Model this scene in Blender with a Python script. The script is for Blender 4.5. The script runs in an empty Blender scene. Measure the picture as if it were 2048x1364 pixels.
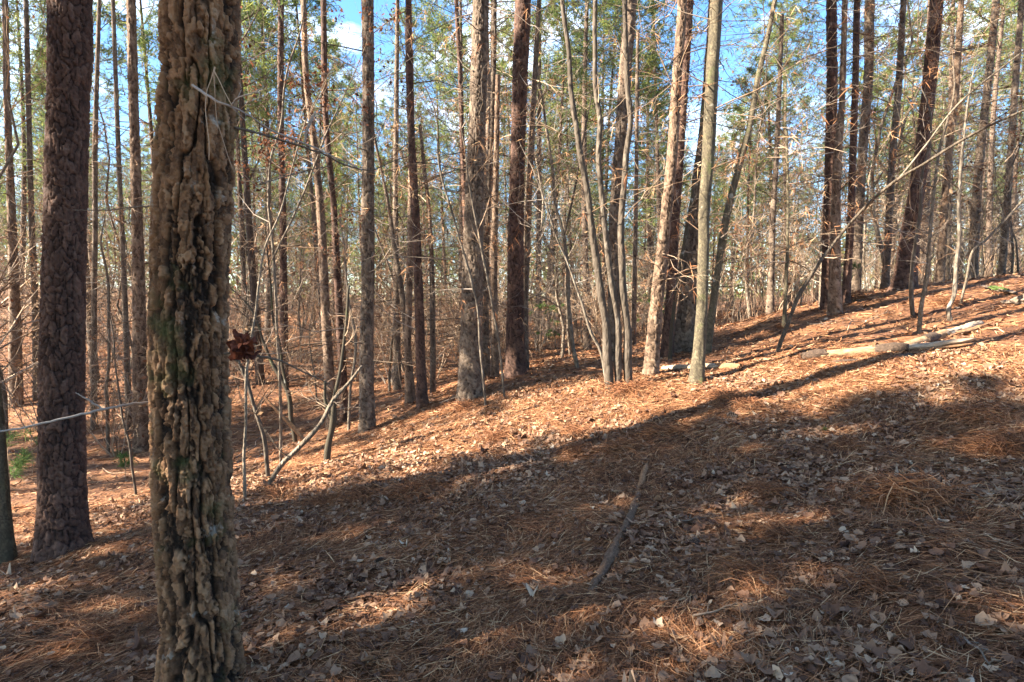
import bpy, math, random
import numpy as np
from mathutils import Vector, Matrix
R = math.radians
random.seed(7)
scene = bpy.context.scene
C = scene.collection

# ------------------------------------------------------------------ camera, sky, sun, exposure
CAMZ = 1.6; F = 1138.0; PITCH = R(3.6)
cd = bpy.data.cameras.new('camera'); cam = bpy.data.objects.new('camera', cd); C.objects.link(cam)
cam.location = (0, 0, CAMZ); cam.rotation_euler = (R(90) - PITCH, 0, 0)
cd.sensor_width = 36; cd.lens = F / 2048 * 36; cd.clip_start = 0.05; cd.clip_end = 1000
scene.camera = cam
SUN_EL = 33.0; SUN_AZ = -103.0            # azimuth from +Y, negative = left
sx = math.sin(R(SUN_AZ)) * math.cos(R(SUN_EL)); sy = math.cos(R(SUN_AZ)) * math.cos(R(SUN_EL)); sz = math.sin(R(SUN_EL))
SUNV = Vector((sx, sy, sz))
sd = bpy.data.lights.new('sun', 'SUN'); sd.energy = 5.0; sd.angle = R(0.5); sd.color = (1.0, 0.87, 0.70)
so = bpy.data.objects.new('sun', sd); C.objects.link(so); so.rotation_euler = SUNV.to_track_quat('Z', 'Y').to_euler()
w = bpy.data.worlds.new('World'); scene.world = w; w.use_nodes = True
nt = w.node_tree; bg = nt.nodes['Background']
sky = nt.nodes.new('ShaderNodeTexSky'); sky.sky_type = 'NISHITA'; sky.sun_disc = False
sky.sun_elevation = R(SUN_EL); sky.sun_rotation = R(SUN_AZ); sky.air_density = 1.0; sky.dust_density = 0.3; sky.ozone_density = 2.5
tc = nt.nodes.new('ShaderNodeTexCoord'); mp = nt.nodes.new('ShaderNodeMapping'); mp.inputs['Scale'].default_value = (1, 1, 2.2)
nz = nt.nodes.new('ShaderNodeTexNoise'); nz.inputs['Scale'].default_value = 5.0; nz.inputs['Detail'].default_value = 7; nz.inputs['Roughness'].default_value = .55
rp = nt.nodes.new('ShaderNodeValToRGB'); rp.color_ramp.elements[0].position = .53; rp.color_ramp.elements[1].position = .78
mx = nt.nodes.new('ShaderNodeMixRGB'); mx.inputs[2].default_value = (7.5, 8.0, 8.8, 1)
L = nt.links.new
L(tc.outputs['Generated'], mp.inputs[0]); L(mp.outputs[0], nz.inputs['Vector']); L(nz.outputs['Fac'], rp.inputs[0])
L(rp.outputs[0], mx.inputs[0]); hs = nt.nodes.new('ShaderNodeHueSaturation'); hs.inputs['Saturation'].default_value = 1.2; L(sky.outputs[0], hs.inputs['Color']); L(hs.outputs[0], mx.inputs[1]); L(mx.outputs[0], bg.inputs[0])
bg.inputs[1].default_value = 0.078
scene.view_settings.view_transform = 'Standard'; scene.view_settings.look = 'None'; scene.view_settings.gamma = 1
scene.view_settings.exposure = 2.8
scene.render.engine = 'CYCLES'
scene.cycles.max_bounces = 6; scene.cycles.diffuse_bounces = 4; scene.cycles.transmission_bounces = 3

# ------------------------------------------------------------------ helpers
def ray(px, py):
    x = (px - 1024) / F; u = (682 - py) / F
    c, s = math.cos(PITCH), math.sin(PITCH)
    return np.array([x, c + u * s, u * c - s])
def at(px, py, Y):
    r = ray(px, py); k = Y / r[1]
    return np.array([r[0] * k, Y, CAMZ + r[2] * k])
def proj(p):
    c, s = math.cos(PITCH), math.sin(PITCH)
    y, z = p[1], p[2] - CAMZ
    d = y * c - z * s; u = y * s + z * c
    return 1024 + p[0] / d * F, 682 - u / d * F
def hsh(*a):
    h = np.zeros(np.broadcast(*a).shape, np.uint32)
    for i, v in enumerate(a):
        h = (h ^ (v.astype(np.int64).astype(np.uint32) * np.uint32([374761393, 668265263, 2246822519, 3266489917][i]))) * np.uint32(2654435761)
        h ^= h >> np.uint32(15)
    h *= np.uint32(2246822519); h ^= h >> np.uint32(13)
    return (h & np.uint32(0xffffff)).astype(np.float64) / 0xffffff
def vn2(x, y, seed=0):
    xi, yi = np.floor(x), np.floor(y); fx, fy = x - xi, y - yi
    fx = fx * fx * (3 - 2 * fx); fy = fy * fy * (3 - 2 * fy)
    s = np.full_like(xi, seed)
    a = hsh(xi, yi, s); b = hsh(xi + 1, yi, s); c = hsh(xi, yi + 1, s); d = hsh(xi + 1, yi + 1, s)
    return (a + (b - a) * fx) * (1 - fy) + (c + (d - c) * fx) * fy
def vn3(x, y, z, seed=0):
    zi = np.floor(z); fz = z - zi; fz = fz * fz * (3 - 2 * fz)
    xi, yi = np.floor(x), np.floor(y); fx, fy = x - xi, y - yi
    fx = fx * fx * (3 - 2 * fx); fy = fy * fy * (3 - 2 * fy)
    s = np.full_like(xi, seed); r = 0
    for k, wz in ((0, 1 - fz), (1, fz)):
        a = hsh(xi, yi, zi + k, s); b = hsh(xi + 1, yi, zi + k, s); c = hsh(xi, yi + 1, zi + k, s); d = hsh(xi + 1, yi + 1, zi + k, s)
        r = r + wz * ((a + (b - a) * fx) * (1 - fy) + (c + (d - c) * fx) * fy)
    return r
def fbm2(x, y, o=4, seed=0):
    r = 0; a = .5
    for i in range(o): r = r + a * (vn2(x, y, seed + i) - .5); x = x * 2.03 + 7; y = y * 2.03 + 3; a *= .5
    return r
def cells(u, v, nu, seed):
    """2-D Voronoi in cell units, periodic in u; returns F2-F1 and a random number per cell"""
    ui, vi = np.floor(u), np.floor(v)
    f1 = np.full(u.shape, 9.); f2 = np.full(u.shape, 9.); cr = np.zeros(u.shape)
    for du in (-1, 0, 1):
        for dv in (-1, 0, 1):
            cu, cv = ui + du, vi + dv; cm = np.mod(cu, nu); s = np.full_like(cu, seed)
            ox, oy, cc = hsh(cm, cv, s), hsh(cm, cv, s + 1), hsh(cm, cv, s + 2)
            d = np.hypot(cu + .1 + .8 * ox - u, cv + .1 + .8 * oy - v)
            new = d < f1
            f2 = np.where(new, f1, np.minimum(f2, d)); cr = np.where(new, cc, cr); f1 = np.where(new, d, f1)
    return f2 - f1, cr
def sst(a, b, x): t = np.clip((x - a) / (b - a), 0, 1); return t * t * (3 - 2 * t)

def mkmesh(name, V, faces, attrs=None, smooth=False):
    """faces: list of (M,k) int arrays"""
    V = np.asarray(V, np.float32); me = bpy.data.meshes.new(name)
    me.vertices.add(len(V)); me.vertices.foreach_set('co', V.ravel())
    faces = [f for f in faces if len(f)]
    li = np.concatenate([f.ravel() for f in faces]).astype(np.int32)
    cnt = np.concatenate([np.full(len(f), f.shape[1]) for f in faces]).astype(np.int32)
    st = np.concatenate([[0], np.cumsum(cnt)[:-1]]).astype(np.int32)
    me.loops.add(len(li)); me.loops.foreach_set('vertex_index', li)
    me.polygons.add(len(cnt)); me.polygons.foreach_set('loop_start', st); me.polygons.foreach_set('loop_total', cnt)
    if smooth: me.polygons.foreach_set('use_smooth', np.ones(len(cnt), bool))
    for k, a in (attrs or {}).items():
        at_ = me.attributes.new(k, 'FLOAT', 'POINT'); at_.data.foreach_set('value', np.asarray(a, np.float32))
    me.update(calc_edges=True)
    return me
def link(name, me, mat=None, parent=None, loc=None):
    o = bpy.data.objects.new(name, me); C.objects.link(o)
    if mat is not None and me is not None and not me.materials: me.materials.append(mat)
    if parent is not None: o.parent = parent
    if loc is not None: o.location = loc
    return o
def tag(o, label=None, cat=None, group=None, kind=None):
    if label: o['label'] = label
    if cat: o['category'] = cat
    if group: o['group'] = group
    if kind: o['kind'] = kind
    return o
def thing(name, label, cat, loc=(0, 0, 0), group=None):
    o = link(name, None, loc=loc); return tag(o, label, cat, group)
def copy_tree(o, parent=None):
    c = o.copy(); C.objects.link(c)
    if parent is not None: c.parent = parent
    for ch in o.children: copy_tree(ch, c)
    return c

class TB:
    """collects tapered polylines and turns them into one tube mesh"""
    def __init__(s, n=4): s.g = {}; s.n = n
    def add(s, pts, rad): s.g.setdefault(len(pts), []).append((pts, rad))
    def mesh(s, name, smooth=True):
        V, Fc, T = [], [], []; off = 0; n = s.n
        ang = np.arange(n) * 2 * math.pi / n; ca, sa = np.cos(ang), np.sin(ang)
        for k, lst in s.g.items():
            P = np.array([a for a, b in lst], float); Q = np.array([b for a, b in lst], float); N = len(P)
            D = np.gradient(P, axis=1); D /= np.linalg.norm(D, axis=2, keepdims=True) + 1e-9
            m = P[:, -1] - P[:, 0]; ref = np.where((np.abs(m[:, 2]) > .8 * np.linalg.norm(m, axis=1))[:, None], [[1., 0, 0]], [[0, 0, 1.]])
            A = np.cross(D, ref[:, None, :]); A /= np.linalg.norm(A, axis=2, keepdims=True) + 1e-9
            B = np.cross(A, D)
            ring = P[:, :, None, :] + Q[:, :, None, None] * (ca[None, None, :, None] * A[:, :, None, :] + sa[None, None, :, None] * B[:, :, None, :])
            V.append(ring.reshape(-1, 3)); T.append(np.repeat(np.random.RandomState(k).rand(N), k * n))
            base = (np.arange(N) * k * n)[:, None, None]; i = (np.arange(k - 1) * n)[None, :, None]; j = np.arange(n)[None, None, :]; j2 = (j + 1) % n
            q = np.stack([base + i + j, base + i + j2, base + i + n + j2, base + i + n + j], -1).reshape(-1, 4)
            Fc.append(q + off)
            if n > 3 and k < 200:   # closed end
                e = (base[:, :, 0] + (k - 1) * n + np.arange(n)[None, :]); Fc.append(e + off)
            off += N * k * n
        return mkmesh(name, np.concatenate(V), Fc, {'t': np.concatenate(T)}, smooth)

def rv(rng): return np.array([rng.gauss(0, 1), rng.gauss(0, 1), rng.gauss(0, 1)])
def twig(tb, p, d, ln, r, depth, rng, wob=.25, up=0., kids=3, ends=None, k=5, spread=.9):
    px, py, pz = p; dx, dy, dz = d; pts = [(px, py, pz)]; rad = [r]; st = ln / (k - 1)
    for i in range(1, k):
        dx += rng.gauss(0, wob); dy += rng.gauss(0, wob); dz += rng.gauss(0, wob * .7) + up
        m = math.sqrt(dx * dx + dy * dy + dz * dz) + 1e-9; dx /= m; dy /= m; dz /= m
        px += dx * st; py += dy * st; pz += dz * st
        pts.append((px, py, pz)); rad.append(r * (1 - .8 * i / (k - 1)))
    tb.add(pts, rad)
    if ends is not None: ends.append((pts[-1], (dx, dy, dz), depth))
    if depth > 0:
        for j in range(kids):
            f = (.25 + .7 * (j + rng.random()) / kids) * (k - 1); i = min(int(f), k - 2); f -= i
            q = tuple(pts[i][a] * (1 - f) + pts[i + 1][a] * f for a in range(3))
            m = [pts[i + 1][a] - pts[i][a] for a in range(3)]; mm = math.sqrt(sum(a * a for a in m)) + 1e-9
            nd = [m[a] / mm + rng.gauss(0, spread * .6) for a in range(3)]
            mm = math.sqrt(sum(a * a for a in nd)) + 1e-9
            twig(tb, q, [a / mm for a in nd], ln * rng.uniform(.35, .6), r * .5, depth - 1, rng, wob, up, kids, ends, k, spread)

def blades(P, D, ln, wd, rs, droop=0., two=False):
    """thin tapering needles: P base, D direction, arrays"""
    N = len(P); r = rs.normal(size=(N, 3)); S = np.cross(D, r); S /= np.linalg.norm(S, axis=1, keepdims=True) + 1e-9
    S *= wd[:, None] * .5; L_ = ln[:, None]
    mid = P + D * L_ * .5 + np.array([0, 0, -1.]) * (droop * ln * .12)[:, None]; tip = P + D * L_ + np.array([0, 0, -1.]) * (droop * ln * .5)[:, None]
    V = np.stack([P - S, P + S, mid - S, mid + S, tip], 1).reshape(-1, 3)
    b = (np.arange(N) * 5)[:, None]
    return V, [b + [[0, 1, 3, 2]], b + [[2, 3, 4]]], 5

def unit(a): return a / (np.linalg.norm(a, axis=-1, keepdims=True) + 1e-9)

# ------------------------------------------------------------------ materials
def nodes(name):
    m = bpy.data.materials.new(name); m.use_nodes = True; t = m.node_tree; b = t.nodes['Principled BSDF']
    b.inputs['Roughness'].default_value = .85; b.inputs['Specular IOR Level'].default_value = .25
    return m, t, b
def ramp(t, src, stops):
    r = t.nodes.new('ShaderNodeValToRGB'); e = r.color_ramp.elements
    while len(e) < len(stops): e.new(.5)
    for i, (p, c) in enumerate(stops): e[i].position = p; e[i].color = (*c, 1)
    t.links.new(src, r.inputs[0]); return r.outputs[0]
def attr(t, n): a = t.nodes.new('ShaderNodeAttribute'); a.attribute_name = n; return a.outputs['Fac']
def noise(t, scale, detail=4, rough=.55, vec=None, dist=0.):
    n = t.nodes.new('ShaderNodeTexNoise'); n.inputs['Scale'].default_value = scale; n.inputs['Detail'].default_value = detail
    n.inputs['Roughness'].default_value = rough; n.inputs['Distortion'].default_value = dist
    if vec is None: vec = t.nodes.new('ShaderNodeTexCoord').outputs['Object']
    t.links.new(vec, n.inputs['Vector']); return n.outputs['Fac']
def mapv(t, sc, src='Object'):
    c = t.nodes.new('ShaderNodeTexCoord'); m = t.nodes.new('ShaderNodeMapping'); m.inputs['Scale'].default_value = sc
    t.links.new(c.outputs[src], m.inputs[0]); return m.outputs[0]
def mth(t, op, a, b=0.):
    m = t.nodes.new('ShaderNodeMath'); m.operation = op
    for i, v in enumerate((a, b)):
        if isinstance(v, (int, float)): m.inputs[i].default_value = v
        else: t.links.new(v, m.inputs[i])
    return m.outputs[0]
def mix(t, f, a, b):
    m = t.nodes.new('ShaderNodeMixRGB')
    for i, v in enumerate((f, a, b)):
        if isinstance(v, (int, float)): m.inputs[i].default_value = v
        elif isinstance(v, tuple): m.inputs[i].default_value = (*v, 1)
        else: t.links.new(v, m.inputs[i])
    return m.outputs[0]
def bump(t, b, src, strength=.6, dist=.01):
    n = t.nodes.new('ShaderNodeBump'); n.inputs['Strength'].default_value = strength; n.inputs['Distance'].default_value = dist
    t.links.new(src, n.inputs['Height']); t.links.new(n.outputs[0], b.inputs['Normal'])
def trans(m, t, b, col, f):
    tr = t.nodes.new('ShaderNodeBsdfTranslucent'); ms = t.nodes.new('ShaderNodeMixShader'); ms.inputs[0].default_value = f
    t.links.new(col, tr.inputs[0]); t.links.new(b.outputs[0], ms.inputs[1]); t.links.new(tr.outputs[0], ms.inputs[2])
    t.links.new(ms.outputs[0], t.nodes['Material Output'].inputs[0])

def bark_near(name, stops, furrow, moss=None, lichen=None):
    """bark whose plates are modelled; 'h' is plate height, 'cr' a tone per plate"""
    m, t, b = nodes(name)
    f = mth(t, 'ADD', mth(t, 'MULTIPLY', attr(t, 'cr'), .34), mth(t, 'MULTIPLY', mth(t, 'ADD', noise(t, 42, 6, .75), noise(t, 6, 4, .6)), .35))
    c = ramp(t, f, stops)
    c = mix(t, ramp(t, attr(t, 'h'), [(.22, (1, 1, 1)), (.66, (0, 0, 0))]), c, furrow)
    if moss: c = mix(t, ramp(t, mth(t, 'MULTIPLY', noise(t, 3.1, 5, .6), 1.), [(.55, (0, 0, 0)), (.66, (.85, .85, .85))]), c, moss)
    if lichen: c = mix(t, ramp(t, noise(t, 7., 5, .6), [(.63, (0, 0, 0)), (.70, (.8, .8, .8))]), c, lichen)
    t.links.new(c, b.inputs['Base Color']); bump(t, b, noise(t, 95, 6, .75), 1., .012); return m
M = {}
M['oak_bark'] = bark_near('oak_bark', [(.3, (.05, .032, .021)), (.45, (.15, .083, .046)), (.58, (.28, .155, .08)), (.7, (.37, .225, .125)), (.85, (.42, .33, .23))], (.026, .018, .013), (.075, .085, .03), (.40, .38, .33))
M['pine_bark_dark'] = bark_near('pine_bark_dark', [(.3, (.032, .019, .015)), (.5, (.082, .046, .034)), (.66, (.145, .085, .062)), (.85, (.21, .155, .125))], (.022, .014, .013))
M['pine_bark'] = bark_near('pine_bark', [(.3, (.05, .037, .028)), (.5, (.125, .092, .068)), (.66, (.22, .17, .125)), (.85, (.36, .30, .24))], (.035, .024, .02))
M['pine_bark_red'] = bark_near('pine_bark_red', [(.3, (.06, .040, .029)), (.5, (.15, .10, .068)), (.66, (.26, .185, .13)), (.85, (.40, .33, .26))], (.04, .024, .018))
M['mossy_bark'] = bark_near('mossy_bark', [(.3, (.05, .043, .03)), (.5, (.11, .093, .06)), (.66, (.17, .145, .095)), (.85, (.26, .235, .18))], (.06, .05, .035), (.09, .10, .04), (.34, .34, .29))
def far_bark(name, stops, sc=(30, 30, 9)):
    m, t, b = nodes(name); v = mapv(t, sc)
    vo = t.nodes.new('ShaderNodeTexVoronoi'); vo.feature = 'DISTANCE_TO_EDGE'; vo.inputs['Scale'].default_value = 1; t.links.new(v, vo.inputs['Vector'])
    oi = t.nodes.new('ShaderNodeObjectInfo')
    f = mth(t, 'ADD', noise(t, 1.0, 6, .7, v), mth(t, 'MULTIPLY', mth(t, 'SUBTRACT', oi.outputs['Random'], .5), .25))
    t.links.new(ramp(t, f, stops), b.inputs['Base Color']); bump(t, b, vo.outputs['Distance'], .8, .03); return m
M['bark_far'] = far_bark('bark_far', [(.28, (.04, .028, .022)), (.5, (.11, .078, .058)), (.72, (.22, .165, .125))])
M['bark_grey'] = far_bark('bark_grey', [(.25, (.05, .04, .03)), (.48, (.085, .068, .052)), (.6, (.14, .118, .092)), (.75, (.27, .24, .20))], (14, 14, 6))
M['bark_smooth'] = far_bark('bark_smooth', [(.3, (.05, .038, .028)), (.52, (.12, .095, .07)), (.72, (.23, .19, .145))], (25, 25, 12))
def ramped(name, stops, tr=0., src=None, rough=.85):
    m, t, b = nodes(name); b.inputs['Roughness'].default_value = rough
    c = ramp(t, src(t) if src else attr(t, 't'), stops); t.links.new(c, b.inputs['Base Color'])
    if tr: trans(m, t, b, c, tr)
    return m
M['twig'] = ramped('twig', [(0, (.06, .043, .03)), (.5, (.14, .108, .082)), (1, (.30, .25, .205))])
M['twig_warm'] = ramped('twig_warm', [(0, (.09, .055, .035)), (.5, (.22, .145, .092)), (1, (.44, .33, .23))])
M['twig_pale'] = ramped('twig_pale', [(0, (.22, .19, .165)), (1, (.38, .34, .30))], src=lambda t: noise(t, 60))
M['needles'] = ramped('needles', [(0, (.055, .105, .04)), (.5, (.15, .20, .06)), (1, (.32, .34, .09))], .5)
M['needles_young'] = ramped('needles_young', [(0, (.05, .10, .03)), (1, (.11, .18, .05))], .4)
M['leaf_brown'] = ramped('leaf_brown', [(0, (.06, .022, .014)), (.5, (.14, .055, .03)), (1, (.26, .125, .065))], .35)
M['leaf_tan'] = ramped('leaf_tan', [(0, (.18, .11, .06)), (.5, (.30, .20, .12)), (1, (.42, .31, .20))], .35)
M['leaf_red'] = ramped('leaf_red', [(0, (.035, .012, .01)), (.6, (.09, .028, .018)), (1, (.20, .06, .028))], .25)
def litter_mat(name, stops, tr):
    m, t, b = nodes(name)
    g = t.nodes.new('ShaderNodeTexCoord').outputs['Object']
    f = mth(t, 'ADD', attr(t, 't'), mth(t, 'MULTIPLY', mth(t, 'SUBTRACT', noise(t, 1.3, 3, .6, g), .5), .5))
    c = ramp(t, f, stops); t.links.new(c, b.inputs['Base Color']); trans(m, t, b, c, tr); return m
M['straw'] = litter_mat('straw', [(0, (.04, .019, .012)), (.3, (.14, .06, .03)), (.55, (.30, .132, .06)), (.8, (.44, .23, .115)), (1, (.58, .39, .22))], .12)
M['litter'] = litter_mat('litter', [(0, (.06, .03, .02)), (.3, (.175, .095, .06)), (.6, (.32, .20, .125)), (.82, (.44, .31, .205)), (.95, (.50, .40, .29)), (1, (.60, .54, .45))], .12)
def wood(name, stops, sc=(4, 4, 4)):
    m, t, b = nodes(name); v = mapv(t, sc); n = noise(t, 6, 6, .65, v, .3)
    t.links.new(ramp(t, n, stops), b.inputs['Base Color']); bump(t, b, n, .7, .01); return m
M['wood_tan'] = wood('wood_tan', [(.3, (.12, .07, .04)), (.5, (.28, .18, .10)), (.75, (.42, .30, .19))], (2.2, 7, 7))
M['wood_pale'] = wood('wood_pale', [(.3, (.14, .105, .075)), (.5, (.32, .25, .18)), (.75, (.48, .41, .32))], (2., 9, 9))
M['wood_grey'] = wood('wood_grey', [(.3, (.09, .065, .048)), (.55, (.18, .14, .108)), (.75, (.30, .25, .21))], (6, 6, 6))
M['wood_brown'] = wood('wood_brown', [(.3, (.05, .03, .02)), (.55, (.13, .08, .05)), (.75, (.24, .165, .115))], (9, 9, 9))
M['wood_orange'] = wood('wood_orange', [(.3, (.12, .06, .03)), (.55, (.26, .14, .07)), (.75, (.40, .26, .15))], (8, 8, 8))
M['bark_chunk'] = wood('bark_chunk', [(.3, (.025, .017, .012)), (.55, (.075, .05, .035)), (.75, (.16, .11, .08))], (9, 9, 9))
M['moss'] = wood('moss', [(.3, (.03, .05, .012)), (.6, (.08, .12, .03))], (20, 20, 20))
M['cone'] = wood('cone', [(.3, (.07, .05, .04)), (.6, (.17, .13, .11))], (20, 20, 20))
m, t, b = nodes('ground_soil')
n1 = noise(t, 2.0, 8, .65); n2 = noise(t, 30, 5, .7)
t.links.new(ramp(t, mth(t, 'ADD', mth(t, 'MULTIPLY', n1, .5), mth(t, 'MULTIPLY', n2, .5)), [(.3, (.04, .022, .016)), (.46, (.13, .058, .03)), (.56, (.26, .125, .056)), (.68, (.38, .24, .135))]), b.inputs['Base Color'])
bump(t, b, n2, .9, .04); M['ground'] = m

# ------------------------------------------------------------------ terrain
CP = [at(*a) for a in [
 (0,1364,3.0),(0,1130,4.9),(130,1105,5.0),(400,1380,2.6),(600,1364,2.6),(1024,1364,2.4),(1500,1364,2.15),(2048,1364,1.95),(600,1150,3.9),(1024,1100,3.8),
 (1500,1100,3.4),(2048,1100,2.9),(500,985,6.0),(1024,900,6.3),(1500,900,5.2),(2048,900,4.3),(735,865,8.5),(940,800,8.6),(1030,752,9.9),(840,812,9.6),(1240,778,7.6),
 (1300,750,8.4),(1392,767,7.4),(1368,705,10.5),(1500,700,9.2),(1665,627,10.2),(1665,670,8.8),(1610,718,7.4),(1940,690,7.0),(1820,573,12.3),(1830,660,8.6),(2048,700,6.6),
 (2048,620,8.6),(2048,548,12.5),(280,905,11.0),(190,860,13),(30,815,15),(300,700,22),(0,700,22),(300,640,32),(0,630,32),(600,625,40),(560,890,10),(680,830,12),
 (800,760,16),(980,735,15),(1100,722,15.5),(1220,700,16),(600,740,18),(830,700,24),(1050,692,24),(0,1000,7.5),(250,1000,7.5)]]
CP += [np.array(a, float) for a in [(4.0,17,.45),(9.5,18,1.1),(15,20,2.1),(19,20,2.6),(2,30,-.1),(14,34,1.2),(30,36,3.),(0,60,.3),(40,60,3),(-40,60,2.5),(0,100,1.5),(60,100,4),(-60,100,4),(90,40,7),(-90,40,4),
 (-12,0,-1.6),(-5,0,-.6),(5,0,.75),(12,0,2.0),(0,0,0),(0,-8,-.1),(-18,12,-2.2),(-30,25,-.5),(25,10,4),(40,0,6),(-40,0,-2.5),(0,-30,0),(-40,-30,-3),(40,-30,5),(8,5,1.45)]]
CP = np.array(CP); nC = len(CP)
def tps(r2): return .5 * r2 * np.log(r2 + 1e-9)
d2 = ((CP[:, None, :2] - CP[None, :, :2]) ** 2).sum(-1)
K = tps(d2) + np.eye(nC) * .6
Pm = np.c_[np.ones(nC), CP[:, :2]]
sol = np.linalg.solve(np.block([[K, Pm], [Pm.T, np.zeros((3, 3))]]), np.r_[CP[:, 2], 0, 0, 0])
def H(x, y):
    x = np.asarray(x, float); y = np.asarray(y, float); sh = x.shape; X = x.ravel(); Y_ = y.ravel()
    out = sol[nC] + sol[nC + 1] * X + sol[nC + 2] * Y_
    for i in range(nC): out = out + sol[i] * tps((X - CP[i, 0]) ** 2 + (Y_ - CP[i, 1]) ** 2)
    out = out + .10 * fbm2(X * .9, Y_ * .9, 3, 5) + .075 * fbm2(X * 3.7, Y_ * 3.7, 3, 9)
    return out.reshape(sh)
def Hf(x, y): return float(H(np.array([x]), np.array([y]))[0])
def ground_hit(px, py):
    r = ray(px, py); k = np.geomspace(1.2, 80, 700); X = r[0] * k; Y_ = r[1] * k; Z = CAMZ + r[2] * k
    b = np.nonzero(Z < H(X, Y_))[0]
    return (float(X[b[0]]), float(Y_[b[0]])) if len(b) else None

ax = np.concatenate([-np.geomspace(140, 12, 40), np.linspace(-11.8, 11.8, 300), np.geomspace(12, 140, 40)])
ay = np.concatenate([np.linspace(-45, -1, 30), np.linspace(-.8, 14, 230), np.geomspace(14.2, 160, 90)])
gx, gy = np.meshgrid(ax, ay); gz = H(gx, gy)
nx, ny = len(ax), len(ay); ii = (np.arange(ny - 1)[:, None] * nx + np.arange(nx - 1)[None, :]).ravel()
me = mkmesh('ground', np.stack([gx, gy, gz], -1).reshape(-1, 3), [np.stack([ii, ii + 1, ii + nx + 1, ii + nx], -1)], None, True)
tag(link('ground', me, M['ground']), 'sloping forest floor of brown soil under the litter', None, None, 'structure')

# ------------------------------------------------------------------ litter: needles and leaves
rs = np.random.RandomState(3)
def scatter(N, r0, r1, p, amax=52):
    u = rs.rand(N); r = (r0 ** p + u * (r1 ** p - r0 ** p)) ** (1 / p)     # p=2 is even density
    a = np.radians(rs.uniform(-amax, amax, N)); return np.sin(a) * r, np.cos(a) * r, r
def slope_frame(x, y):
    e = .06; h = H(x, y); gx_ = (H(x + e, y) - h) / e; gy_ = (H(x, y + e) - h) / e
    gx_ = np.clip(gx_, -.6, .6); gy_ = np.clip(gy_, -.6, .6); return h, gx_, gy_
def straw(N, r0, r1, p, name, w0, wk):
    x, y, r = scatter(N, r0, r1, p)
    keep = rs.rand(N) < np.clip(.55 + 2.6 * fbm2(x * 1.1, y * 1.1, 3, 21), .22, 1); x, y, r = x[keep], y[keep], r[keep]; N = len(x)
    h, a, b_ = slope_frame(x, y); yaw = rs.rand(N) * 2 * math.pi + 0
    yaw = np.where(rs.rand(N) < .45, fbm2(x * .8, y * .8, 2, 31) * 9 + rs.normal(0, .35, N), yaw)
    ln = rs.uniform(.10, .20, N) * (1 + .02 * r); cu = rs.normal(0, .35, N)
    z0 = rs.uniform(.002, .03, N); tl = rs.normal(.02, .13, N); wd = (w0 + wk * r) * rs.uniform(.7, 1.3, N)
    rows = []
    for s in (0, .5, 1):
        th = yaw + cu * (s - .5) * 2; off = (s - .5) * ln
        cx = x + np.cos(th) * off; cy = y + np.sin(th) * off
        cz = h + a * (cx - x) + b_ * (cy - y) + z0 + tl * off + .004
        rl = rs.normal(0, .5, N) * .5 * wd; wv = wd * (.55 if s != .5 else 1)
        rows.append(np.stack([cx - np.sin(th) * wv / 2, cy + np.cos(th) * wv / 2, cz - rl], -1)); rows.append(np.stack([cx + np.sin(th) * wv / 2, cy - np.cos(th) * wv / 2, cz + rl], -1))
    V = np.stack(rows, 1).reshape(-1, 3); bse = (np.arange(N) * 6)[:, None]
    f = np.concatenate([bse + [[0, 1, 3, 2]], bse + [[2, 3, 5, 4]]])
    tt = np.clip(rs.normal(.5, .27, N) + .1 * fbm2(x * .5, y * .5, 2, 8), 0, 1)
    return mkmesh(name, V, [f], {'t': np.repeat(tt, 6)})
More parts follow.
